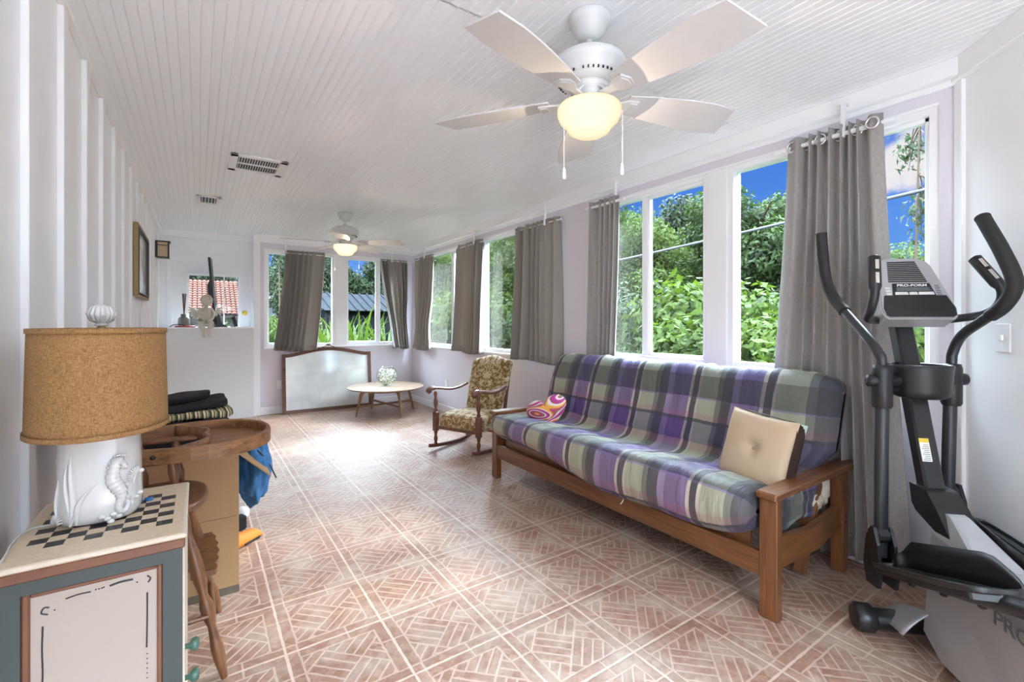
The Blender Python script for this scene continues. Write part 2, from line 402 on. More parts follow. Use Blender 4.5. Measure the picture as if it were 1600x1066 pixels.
# ---- plaid cover (UV in metres: u around the section, v along the length)
def plaid_mat():
    g = G('plaid_cotton'); o, u, v, z = g.xyz(uv=True)
    wob = g.ma('MULTIPLY', g.ma('SUBTRACT', g.noise(o, 5, 2), .5), .02)
    u = g.ma('ADD', u, wob); v = g.ma('ADD', v, wob)
    DG, PU, LI, SA, CR, PK, SB = (.038, .042, .052), (.095, .040, .215), (.24, .18, .38), (.36, .40, .25), (.56, .50, .40), (.50, .26, .27), (.10, .15, .22)
    def seq(c, period, bands, off=0.0):
        f = g.ma('FRACT', g.ma('DIVIDE', g.ma('ADD', c, off), period)); stops = []; p = 0
        for w_, col in bands: stops.append((p / period, col)); p += w_
        return g.ramp(f, stops, 'CONSTANT')
    A = seq(v, .44, [(.06, DG), (.03, (.13, .15, .11)), (.115, SA), (.015, CR), (.035, DG), (.02, CR), (.12, PU), (.045, LI)])
    U_ = [(.12, PU, .45), (.02, DG, .85), (.035, PK, .42), (.085, CR, .22), (.010, LI, .7), (.14, DG, .70), (.10, SB, .35), (.06, CR, .35), (.10, PU, .45), (.05, LI, .4), (.08, SA, .35), (.05, PK, .4)]
    B = seq(u, .85, [(w_, c_) for w_, c_, k_ in U_])
    k = seq(u, .85, [(w_, k_) for w_, c_, k_ in U_])
    dark = seq(v, .44, [(.06, .55), (.03, .15), (.115, 0.0), (.015, 0.0), (.035, .6), (.02, 0.0), (.12, 0.0), (.045, 0.0)])
    c = g.mix(k, A, B)
    c = g.mix(dark, c, (.022, .024, .032)); c = g.mix(1.0, c, (.80, .78, .82), 'MULTIPLY')
    n = g.noise(o, 900, 1); c = g.mix(g.ma('MULTIPLY', n, .05), c, (.8, .8, .85))
    wr = g.noise(g.n('ShaderNodeMapping', {'Vector': o, 'Scale': (6, 22, 1)}).outputs[0], 1.0, 3, .6, .8)
    return g.bsdf(c, .62, 0, g.bump(wr, .6, .02), Sheen_Weight=.05)
M_plaid = plaid_mat()
M_lining = plain('cream_lining', (.62, .56, .46), .8, nscale=20, nstr=.3)

def swirl_mat():
    g = G('swirl_print'); v, x, y, z = g.xyz()
    m = g.n('ShaderNodeMapping', {'Vector': v, 'Scale': (4, 3, 9), 'Rotation': (0, .5, 0)}).outputs[0]
    n = g.noise(m, .9, 0, .5, .7)
    f = g.ma('FRACT', g.ma('MULTIPLY', n, 5.0))
    c = g.ramp(f, [(0, (.36, .03, .16)), (.22, (.70, .60, .52)), (.36, (.75, .35, .06)), (.52, (.45, .05, .12)), (.66, (.20, .12, .08)), (.76, (.74, .62, .55)), (.88, (.42, .04, .25))], 'CONSTANT')
    return g.bsdf(c, .7)
M_swirl = swirl_mat()
M_cream = plain('cream_suede', (.52, .39, .265), .75, nscale=50, nstr=.15)
M_brownpipe = plain('brown_velvet', (.035, .016, .010), .8)
M_mint = plain('pale_mint_cloth', (.50, .58, .52), .8)

def damask_mat():
    g = G('gold_damask'); v, x, y, z = g.xyz()
    ax = g.ma('ABSOLUTE', x)
    q = g.comb(g.ma('MULTIPLY', ax, 1.0), g.ma('MULTIPLY', y, .6), z)
    n = g.noise(q, 21, 2.0, .55, 1.1); n2 = g.noise(v, 220, 2); n3 = g.noise(g.comb(g.ma('MULTIPLY', ax, 2.0), y, z), 46, 1, .5, 2.0)
    f = g.ma('ADD', g.ma('MULTIPLY', n, .62), g.ma('MULTIPLY', n3, .38))
    f = g.ma('ADD', f, g.ma('MULTIPLY', g.ma('SUBTRACT', n2, .5), .06))
    c = g.ramp(f, [(.47, (.19, .10, .012)), (.505, (.25, .135, .02)), (.525, (.58, .47, .30)), (1, (.62, .52, .36))])
    return g.bsdf(c, .85, 0, g.bump(g.ma('SUBTRACT', 1.0, f), .3, .004), Sheen_Weight=.3)
M_damask = damask_mat()

def burlap_mat():
    g = G('burlap'); v, x, y, z = g.xyz()
    a = g.noise(g.n('ShaderNodeMapping', {'Vector': v, 'Scale': (900, 900, 110)}).outputs[0], 1.0, 2)
    b = g.noise(g.n('ShaderNodeMapping', {'Vector': v, 'Scale': (110, 110, 1000)}).outputs[0], 1.0, 2)
    f = g.ma('MULTIPLY', g.ma('ADD', a, b), .5)
    c = g.ramp(f, [(.36, (.17, .082, .026)), (.5, (.31, .165, .06)), (.66, (.45, .27, .115))])
    p = g.n('ShaderNodeBsdfPrincipled', {'Base Color': c, 'Roughness': .9}); g.put(p.inputs['Normal'], g.bump(f, .5, .002))
    g.t.links.new(p.outputs[0], g.out.inputs[0]); return g.m
M_burlap = burlap_mat()

def box_mat():
    g = G('corrugated_cardboard'); v, x, y, z = g.xyz()
    w = g.n('ShaderNodeTexWave', {'Vector': v, 'Scale': 38.0, 'Distortion': .4}, bands_direction='X').outputs['Fac']
    c = g.mix(g.ma('MULTIPLY', w, .35), (.42, .255, .125), (.35, .205, .095))
    return g.bsdf(c, .8, 0, g.bump(w, .08, .002))
M_card = box_mat()
M_denim = plain('blue_canvas', (.035, .15, .34), .8, nscale=40, nstr=.3, var=.35)
M_stripe = None
def stripe_mat():
    g = G('striped_cloth'); v, x, y, z = g.xyz()
    f = g.ma('FRACT', g.ma('MULTIPLY', x, 30.0))
    c = g.ramp(f, [(0, (.02, .02, .02)), (.2, (.60, .52, .30)), (.45, (.10, .06, .04)), (.6, (.45, .40, .22)), (.8, (.12, .15, .06))], 'CONSTANT')
    return g.bsdf(c, .85)
M_stripe = stripe_mat()
M_blackcloth = plain('black_cloth', (.012, .012, .014), .9, nscale=30, nstr=.4)

def leaf_mat(name, a, b, tr=.35):
    g = G(name); v, x, y, z = g.xyz()
    n = g.noise(v, 2.3, 3); n2 = g.noise(v, 40, 1)
    c = g.mix(g.ramp(g.ma('ADD', g.ma('MULTIPLY', n, .5), g.ma('MULTIPLY', n2, .5)), [(.38, 0.0), (.62, 1.0)]), a, b)
    p = g.n('ShaderNodeBsdfPrincipled', {'Base Color': c, 'Roughness': .75, 'Specular IOR Level': .2})
    t = g.n('ShaderNodeBsdfTranslucent', {'Color': g.mix(.5, c, b)}); m = g.n('ShaderNodeMixShader', {0: tr}); g.put(m.inputs[1], p); g.put(m.inputs[2], t)
    g.t.links.new(m.outputs[0], g.out.inputs[0]); return g.m
L_mid = leaf_mat('leaf_mid_green', (.0028, .008, .0012), (.019, .038, .004))
L_dark = leaf_mat('leaf_dark_green', (.002, .005, .0012), (.010, .021, .003), .25)
L_bright = leaf_mat('leaf_bright_green', (.0062, .017, .0016), (.042, .068, .006), .4)
L_blue = leaf_mat('leaf_grey_green', (.009, .017, .008), (.027, .042, .017), .25)
M_bark = plain('bark', (.05, .036, .026), .9, nscale=20, nstr=.6, var=.3, Specular_IOR_Level=0.0)
M_lawn = plain('lawn', (.012, .022, .005), .95, nscale=30, nstr=.5, var=.4, Specular_IOR_Level=0.0)
M_fence = plain('weathered_fence', (.012, .0105, .009), .9, nscale=20, nstr=.4, var=.3, Specular_IOR_Level=0.0)
M_shed = plain('grey_shed_metal', (.006, .0075, .009), .9, .0, Specular_IOR_Level=0.0)
M_roofm = plain('grey_metal_roof', (.012, .0135, .016), .9, .0, Specular_IOR_Level=0.0)
M_tile = plain('terracotta_roof_tile', (.055, .024, .018), .8, nscale=20, nstr=.3, var=.25, Specular_IOR_Level=0.0)
M_stucco = plain('house_stucco', (.016, .015, .014), .9, Specular_IOR_Level=0.0)
# ================================================================ ROOM SHELL
XL, XW, YB, ZC = -.41, 2.87, 7.10, 2.45
YR = -1.8
CORN = (2.87, .60); AD = (-.72, -.694); AL = 2.3
AE = (CORN[0] + AD[0] * AL, CORN[1] + AD[1] * AL)
mb = MB(); mb.add([(XL - .1, YR - .1, 0), (XW + .14, YR - .1, 0), (XW + .14, 7.5, 0), (XL - .1, 7.5, 0), (XL - .1, YR - .1, -.1), (XW + .14, YR - .1, -.1), (XW + .14, 7.5, -.1), (XL - .1, 7.5, -.1)],
    [(0, 1, 2, 3), (7, 6, 5, 4), (0, 4, 5, 1), (1, 5, 6, 2), (2, 6, 7, 3), (3, 7, 4, 0)])
struct('floor', mb, M_floor)
# beadboard ceiling: real grooves running along the room, boards butted at seams
mb = MB(); gw, pitch, gd = .008, .0405, .006
def bead(y0, y1):
    xs = []; x = XL - .02
    while x < XW + .02:
        for dx, dz in ((0, 0), (.0, 0), (pitch - gw, 0), (pitch - gw * .5, gd), (pitch, 0)): xs.append((x + dx, ZC + dz))
        x += pitch
    n = len(xs); v = [(a, y0, b) for a, b in xs] + [(a, y1, b) for a, b in xs]
    mb.add(v, [(i, n + i, n + i + 1, i + 1) for i in range(n - 1)])
    mb.add([(xs[0][0], y0, ZC + .02), (xs[-1][0], y0, ZC + .02), (xs[-1][0], y1 + .004, ZC + .02), (xs[0][0], y1 + .004, ZC + .02)], [(0, 1, 2, 3)])
for a, b in ((YR - .1, -.86), (-.86, 1.57), (1.57, 3.79), (3.79, 6.2), (6.2, 7.5)): bead(a, b - .004)
struct('ceiling', mb, M_ceil)
mb = MB(); mb.box(XL - .1, XW + .15, YR - .1, 7.55, ZC + .03, ZC + .15); struct('roof_slab', mb, M_ceil)

# left wall: board and batten
mb = MB(); mb.box(XL - .1, XL, YR - .1, 7.5, -.1, ZC + .03)
k = -8
while 1.46 + .41 * k < 7.0:
    y = 1.46 + .41 * k
    mb.box(XL - .001, XL + .018, y - .035, y + .035, .1, ZC - .075, b=.002); k += 1
struct('wall_left', mb, M_white)
mb = MB(); mb.box(XL, XL + .03, YR, 7.4, ZC - .075, ZC, b=.004); struct('trim_1', mb, M_trim)
mb = MB(); mb.box(XL, XL + .02, YR, 7.0, 0, .1, b=.003); struct('baseboard_left', mb, M_trim)

# window wall (right) with two long openings
X0, X1 = XW, XW + .13
NA, NB, FA, FB = .665, 3.0, 3.38, 6.93      # openings along Y
ZN, ZF, ZT = .955, .905, 2.285
mb = MB()
mb.box(X0, X1, .45, NA, 0, ZC); mb.box(X0, X1, NB, FA, 0, ZC); mb.box(X0, X1, FB, 7.3, 0, ZC)
mb.box(X0, X1, NA, NB, 0, ZN); mb.box(X0, X1, FA, FB, 0, ZF); mb.box(X0, X1, NA, NB, ZT, ZC); mb.box(X0, X1, FA, FB, ZT, ZC)
struct('wall_right', mb, M_lilac)
mb = MB()
mb.box(X0 - .055, X0, .58, YB, 2.365, ZC, b=.004); mb.box(X0 - .02, X0, .60, YB, 2.335, 2.365, b=.003)
struct('trim_2', mb, M_trim)
mb = MB(); mb.box(X0 - .016, X0, .62, YB, 0, .1, b=.004); struct('baseboard_right', mb, M_trim)

# back wall with windows, and the alcove of the door
JX = .66
mb = MB(); BA, BB = .745, 2.66; ZB0, ZBT = .915, 2.27
mb.box(JX, BA, YB, YB + .13, 0, ZC); mb.box(BB, XW + .13, YB, YB + .13, 0, ZC)
mb.box(BA, BB, YB, YB + .13, 0, ZB0); mb.box(BA, BB, YB, YB + .13, ZBT, ZC)
struct('wall_back', mb, M_lilac)
mb = MB(); mb.box(JX - .045, JX + .035, YB - .03, YB + .001, 0, ZC, b=.004); struct('trim_3', mb, M_trim)
mb = MB(); mb.box(JX + .03, XW, YB - .05, YB, 2.375, ZC, b=.004); mb.box(JX + .03, XW, YB - .018, YB, 2.345, 2.375, b=.003); struct('trim_4', mb, M_trim)
mb = MB(); mb.box(JX + .035, XW - .016, YB - .016, YB, 0, .1, b=.004); struct('baseboard_back', mb, M_trim)
# door alcove
YD = 7.36
mb = MB(); DX0, DX1, DZ = -.27, .60, 2.06
mb.box(XL, DX0, YD, YD + .1, 0, ZC); mb.box(DX1, JX + .06, YD, YD + .1, 0, ZC); mb.box(DX0, DX1, YD, YD + .1, DZ, ZC)
mb.box(JX, JX + .06, YB + .13, YD, 0, ZC)
struct('wall_alcove', mb, M_white)
mb = MB()
mb.box(DX0 - .06, DX0, YD - .018, YD, 0, DZ + .02, b=.003); mb.box(DX1, DX1 + .055, YD - .018, YD, 0, DZ + .02, b=.003); mb.box(DX0 - .06, DX1 + .055, YD - .022, YD, DZ + .0, DZ + .10, b=.003)
mb.box(XL + .0, JX, YD - .03, YD, ZC - .09, ZC, b=.003)
for x in (-.33, .12, .50): mb.box(x - .022, x + .022, YD - .014, YD, DZ + .10, ZC - .09, b=.002)
struct('trim_5', mb, M_trim)
# door with a glazed upper light
mb = MB(); gx0, gx1, gz0, gz1 = -.10, .46, 1.20, 1.88
for a, b, c, d in ((DX0, gx0, 0, DZ), (gx1, DX1, 0, DZ), (gx0, gx1, 0, gz0), (gx0, gx1, gz1, DZ)): mb.box(a, b, YD + .01, YD + .055, c, d)
dr = struct('door_1', mb, M_door)
mb = MB(); 
for a, b, c, d in ((gx0 - .03, gx0 + .005, gz0 - .03, gz1 + .03), (gx1 - .005, gx1 + .03, gz0 - .03, gz1 + .03), (gx0, gx1, gz0 - .03, gz0 + .005), (gx0, gx1, gz1 - .005, gz1 + .03)): mb.box(a, b, YD - .002, YD + .012, c, d, b=.003)
mb.box(.285, .30, YD + .02, YD + .04, gz0, gz1)
obj('glazing_frame', mb, M_trim, dr)
mb = MB(); mb.box(gx0, gx1, YD + .03, YD + .034, gz0, gz1); obj('pane', mb, M_glass, dr)
mb = MB(); mb.lathe([(.0, 0), (.028, 0), (.028, .012), (.012, .014), (.012, .04), (.026, .05), (.026, .07), (.0, .075)], M=Matrix.Translation((.54, YD + .01, 1.0)) @ Matrix.Rotation(R(90), 4, 'X'), n=16)
obj('door_knob', mb, M_gold, dr)

# half-height partition
mb = MB(); mb.box(XL, JX - .045, 7.04, 7.30, 0, 1.175)
struct('partition_wall', mb, M_grey)
mb = MB(); mb.box(XL, JX - .035, 7.02, 7.32, 1.175, 1.198, b=.004); struct('trim_6', mb, M_trim)

# 45 degree wall beside the exercise machine, and the wall behind the photographer with an unglazed opening added to let light in
ang = math.atan2(AD[1], AD[0])
MA = Matrix.Translation((CORN[0], CORN[1], 0)) @ Matrix.Rotation(ang, 4, 'Z')
mb = MB(); mb.box(0, AL, 0, .12, 0, ZC, MA); struct('wall_angled', mb, M_white)
mb = MB(); mb.box(0, AL, -.03, 0, ZC - .105, ZC, MA, b=.004); mb.box(.0, .05, -.018, 0, .1, ZC - .105, MA, b=.003); mb.box(0, AL, -.018, 0, 0, .1, MA, b=.003)
struct('trim_7', mb, M_trim)
mb = MB(); mb.box(AE[0], AE[0] + .1, YR - .1, AE[1] + .05, 0, ZC); mb.box(XL - .1, AE[0] + .1, YR - .1, YR, 2.42, ZC)
mb.box(XL - .1, XL + .1, YR - .1, YR, 0, ZC)
struct('wall_front', mb, M_white)

# ---------------------------------------------------------------- windows
wi = [0]
def window(axis, a0, a1, z0, z1, depth, stiles=(), fw=.042, pane=True):
    wi[0] += 1
    mb = MB()
    def bx(m, p, q, r, s_, d0, d1, b=.003):
        if axis == 'X': m.box(depth + d0, depth + d1, p, q, r, s_, b=b)
        else: m.box(p, q, depth + d0, depth + d1, r, s_, b=b)
    bx(mb, a0, a0 + fw, z0, z1, -.045, .045); bx(mb, a1 - fw, a1, z0, z1, -.045, .045)
    bx(mb, a0 + fw, a1 - fw, z0, z0 + fw, -.045, .045); bx(mb, a0 + fw, a1 - fw, z1 - fw, z1, -.045, .045)
    w = struct('window_%d' % wi[0], mb, M_trim)
    sm = MB(); iw = .022
    cells = [a0 + fw] + list(stiles) + [a1 - fw]
    for s_ in stiles: bx(sm, s_ - .03, s_ + .03, z0 + fw, z1 - fw, -.025, .02)
    for i in range(len(cells) - 1):
        p = cells[i] + (.03 if i else 0); q = cells[i + 1] - (.03 if i < len(cells) - 2 else 0)
        if i == 0:
            bx(sm, p, p + iw, z0 + fw, z1 - fw, -.02, .02); bx(sm, q - iw * .5, q, z0 + fw, z1 - fw, -.02, .02)
            bx(sm, p, q, z0 + fw, z0 + fw + iw, -.02, .02); bx(sm, p, q, z1 - fw - iw, z1 - fw, -.02, .02)
        gm = MB(); bx(gm, p, q, z0 + fw, z1 - fw, .0, .004, 0); obj('pane', gm, M_glass, w)
    obj('sash', sm, M_trim, w)
    return w
DXW = XW + .065
window('X', NA, 1.725, ZN, ZT, DXW, (1.17,))
window('X', 1.855, NB, ZN, ZT, DXW, (2.42,))
window('X', FA, 4.93, ZF, ZT, DXW, (4.15,))
window('X', 5.05, FB, ZF, ZT, DXW, (5.75,))
DYB = YB + .065
window('Y', BA, 1.68, ZB0, ZBT, DYB, (1.21,))
window('Y', 1.81, BB, ZB0, ZBT, DYB, (2.33,))
mb = MB(); mb.box(XW + .01, XW + .12, 1.725, 1.855, ZN, ZT); mb.box(XW + .012, XW + .12, 4.93, 5.05, ZF, ZT); mb.box(1.68, 1.81, YB + .01, YB + .12, ZB0, ZBT)
struct('trim_8', mb, M_trim)
mb = MB()
mb.box(XW - .012, XW + .03, NA - .01, NB + .01, ZN - .022, ZN + .003, b=.004); mb.box(XW - .012, XW + .03, FA - .01, FB + .01, ZF - .022, ZF + .003, b=.004)
mb.box(BA - .01, BB + .01, YB - .012, YB + .03, ZB0 - .022, ZB0 + .003, b=.004)
mb.box(XW + .0, XW + .03, NA, NB, ZT - .012, ZT + .0); mb.box(XW, XW + .03, FA, FB, ZT - .012, ZT)
struct('trim_9', mb, M_trim)

# ---------------------------------------------------------------- curtains
def curtain(axis, plane, t0, t1, b0, b1, zt, zb, nf, amp, m, label, seed, rings=0, pinch=None, header=.035, swing=0.0):
    """t0..t1 extent along the wall at the top, b0..b1 at the hem; folds run out of the wall"""
    r = random.Random(seed); ph = [r.uniform(0, 6.28) for _ in range(6)]; fr = [r.uniform(.8, 1.25) for _ in range(6)]
    NU, NV = nf * 14, 46
    def f(u, v):
        z = zt + header + (zb - zt - header) * v
        e = v ** 1.3
        a0 = t0 + (b0 - t0) * e; a1 = t1 + (b1 - t1) * e
        if pinch: 
            pv, pw = pinch; g = math.exp(-((v - pv) / .22) ** 2) * pw; mid = (a0 + a1) / 2; a0 += (mid - a0) * g; a1 += (mid - a1) * g
        w = u + .018 * math.sin(3 * v + ph[0]) * math.sin(PI * u)
        wf = w + .060 * math.sin(2 * PI * w + ph[1]) + .028 * math.sin(2 * PI * w * 2.3 + ph[2])
        th = 2 * PI * nf * wf + .5 * math.sin(2 * PI * w * 1.3 + ph[1]) + .5 * v * math.sin(5 * w + ph[2])
        A = amp * (.75 + .45 * math.sin(2 * PI * w * fr[1] + ph[3])) * (.8 + .5 * v)
        if rings: A = amp * (.9 + .2 * v)
        off = A * math.sin(th) + .012 * math.sin(9 * w + 4 * v + ph[4]) * v
        along = a0 + (a1 - a0) * w + .25 * A * math.cos(th * 1.0 + .6) * .6
        if not rings and v < .03: off *= .55
        d = plane - off - swing * v * v
        zz = z + (.012 * math.sin(6 * w + ph[5]) + .006 * math.sin(th)) * (v > .9)
        return (d, along, zz) if axis == 'X' else (along, d, zz)
    mb = MB(); mb.grid(f, NU, NV, uvfn=None)
    base = ((plane, (t0 + t1) / 2, zb) if axis == 'X' else ((t0 + t1) / 2, plane, zb))
    t = thing('curtain', base, 0, label, 'curtain', 'grey curtains at the windows')
    o = obj('fabric', mb, m, t, solid=.003); 
    for v_ in o.data.vertices: v_.co -= Vector(base)
    # stitched hem
    hm = MB(); hm.grid(lambda u, v: tuple(Vector(f(u, .955 + .045 * v)) + (Vector((-.004, 0, 0)) if axis == 'X' else Vector((0, -.004, 0))) - Vector(base)), NU, 2)
    obj('hem', hm, m, t, solid=.003)
    for k in range(rings):
        w = (k + .5) / rings
        p = Vector(f(w, (header + .0) / (zt + header - zb))) - Vector(base)
        g = MB(); pts = [(p.x + .0, p.y + .0, p.z)]
        circ = [(p.x - .004 + .0 * a, p.y + .026 * math.cos(2 * PI * a / 20), p.z + .026 * math.sin(2 * PI * a / 20)) for a in range(20)]
        g.tube(circ, .0055, 8, closed=True); obj('grommet', g, M_chrome, t)
    return t
curtain('X', 2.775, .845, 1.30, .72, 1.46, 2.235, .035, 8, .036, M_curt2, 'long grey linen grommet curtain reaching the floor behind the exercise machine', 3, rings=6, header=.045)
curtain('X', 2.785, 2.58, 2.92, 2.66, 2.97, 2.235, .05, 5, .026, M_curt2, 'grey grommet curtain beside the pilaster, its hem behind the plaid futon', 5, rings=3, header=.045)
curtain('X', 2.80, 3.34, 4.06, 3.32, 4.12, 2.225, .86, 7, .056, M_curt, 'short taupe curtain, widest of the window wall, above the rocking chair back', 11)
curtain('X', 2.80, 4.74, 5.36, 4.80, 5.45, 2.225, .875, 6, .052, M_curt, 'short taupe curtain in the middle of the far windows, between two clear panes', 12)
curtain('X', 2.80, 6.12, 6.82, 6.25, 6.88, 2.215, .85, 6, .054, M_curt, 'short taupe curtain on the window wall nearest the back corner', 13, pinch=(.75, .25))
curtain('Y', 7.02, 1.0, 1.52, .85, 1.41, 2.225, .865, 7, .052, M_curt, 'short taupe curtain flaring out over the top of the leaning mirror', 14)
curtain('Y', 7.02, 2.32, 2.74, 2.54, 2.76, 2.205, .85, 6, .05, M_curt, 'short taupe curtain on the back wall swept into the corner', 15, pinch=(.7, .15))
def rod(axis, a0, a1, plane, z, label, r=.009, br=()):
    mid = (a0 + a1) / 2
    t = thing('curtain_rod', (plane, mid, z) if axis == 'X' else (mid, plane, z), 0, label, 'curtain rod')
    mb = MB(); h = (a1 - a0) / 2
    mb.tube([(0, -h, 0), (0, h, 0)] if axis == 'X' else [(-h, 0, 0), (h, 0, 0)], r, 12); obj('rod', mb, M_trim, t)
    for b in br:
        m2 = MB(); q = b - mid; D = XW - .055 - plane if axis == 'X' else YB - .05 - plane
        if axis == 'X': m2.box(-.008, .012, q - .011, q + .011, -.02, 2.39 - z, b=.002); m2.box(-.01, max(.02, D + .002), q - .014, q + .014, 2.385 - z, 2.395 - z); m2.box(-.014, -.008, q - .006, q + .006, -.02, .03)
        else: m2.box(q - .011, q + .011, -.008, .012, -.02, 2.385 - z, b=.002); m2.box(q - .014, q + .014, -.01, max(.02, D + .002), 2.385 - z, 2.395 - z)
        obj('bracket', m2, M_trim, t)
rod('X', .80, 1.36, 2.775, 2.235, 'white curtain rod carrying the long curtain behind the exercise machine', .012, (1.02,))
rod('X', 2.52, 2.96, 2.785, 2.235, 'white curtain rod end beside the pilaster carrying the curtain behind the futon', .012, (2.62,))
rod('X', 3.30, 6.90, 2.80, 2.222, 'thin white curtain rod through the three short curtains of the far window wall', .006, (3.55, 4.95, 6.45))
rod('Y', .97, 2.84, 7.02, 2.218, 'thin white curtain rod along the back wall windows', .006, (1.0, 2.5))

# ---------------------------------------------------------------- vents, outlets, switch, sticker
def vent(loc, w, l, label, ncol, nrow=1, fr=.03):
    t = thing('ceiling_vent', loc, 0, label, 'vent', None)
    mb = MB()
    for a, b, c, d in ((-w / 2, w / 2, -l / 2, -l / 2 + fr), (-w / 2, w / 2, l / 2 - fr, l / 2), (-w / 2, -w / 2 + fr, -l / 2, l / 2), (w / 2 - fr, w / 2, -l / 2, l / 2)): mb.box(a, b, c, d, -.012, 0, b=.003)
    for k in range(1, nrow): y = -l / 2 + fr + (l - 2 * fr) * k / nrow; mb.box(-w / 2 + fr, w / 2 - fr, y - .006, y + .006, -.011, 0)
    obj('vent_frame', mb, M_trim, t)
    mb = MB(); mb.box(-w / 2 + fr, w / 2 - fr, -l / 2 + fr, l / 2 - fr, -.001, .0); obj('duct_opening', mb, M_black, t)
    mb = MB()
    for k in range(ncol):
        x = -w / 2 + fr + (w - 2 * fr) * (k + .5) / ncol
        mb.box(-.001, .001, -l / 2 + fr, l / 2 - fr, -.006, .006, Matrix.Translation((x, 0, -.006)) @ Matrix.Rotation(R(32), 4, 'Y'))
    obj('louvres', mb, M_trim, t)
vent((.375, 3.985, ZC), .37, .41, 'large white ceiling return vent with dark slots, nearer the camera', 16, 2, .05)
vent((.085, 5.37, ZC), .20, .33, 'small ceiling register nearer the far wall', 5, 1, .035)
def outlet(M, label, cat='outlet', name='wall_outlet'):
    t = thing(name, M.to_translation(), 0, label, cat); 
    Rm = M.to_3x3().to_4x4()
    mb = MB(); mb.box(-.036, .036, -.006, 0, -.058, .058, Rm, b=.002); obj('cover_plate', mb, M_trim, t)
    mb = MB()
    if cat == 'outlet':
        for z in (-.02, .02): mb.box(-.014, .014, -.009, -.004, z - .013, z + .013, Rm, b=.003)
        obj('socket', mb, M_white, t)
    else:
        mb.box(-.006, .006, -.014, -.004, -.012, .012, Rm, b=.002); obj('toggle', mb, M_white, t)
outlet(Matrix.Translation((.936, YB, .40)), 'white wall outlet low on the back wall, left of the leaning mirror')
outlet(Matrix.Translation((XW, 5.85, .40)) @ Matrix.Rotation(R(-90), 4, 'Z'), 'white wall outlet under the far windows of the window wall')
outlet(MA @ Matrix.Translation((.25, 0, 1.19)) , 'white light switch on the angled wall beside the exercise machine', 'light switch', 'light_switch')
mb = MB(); mb.lathe([(0, 0), (.035, 0), (.035, .002), (0, .002)], n=9, M=Matrix.Translation((0, 0, 0)) @ Matrix.Rotation(R(90), 4, 'X'))
obj('sticker', mb, plain('yellow_sticker', (.75, .58, .05), .6), base=None, label='round yellow sticker on the white door', cat='sticker').location = (.535, YD + .009, 1.39)
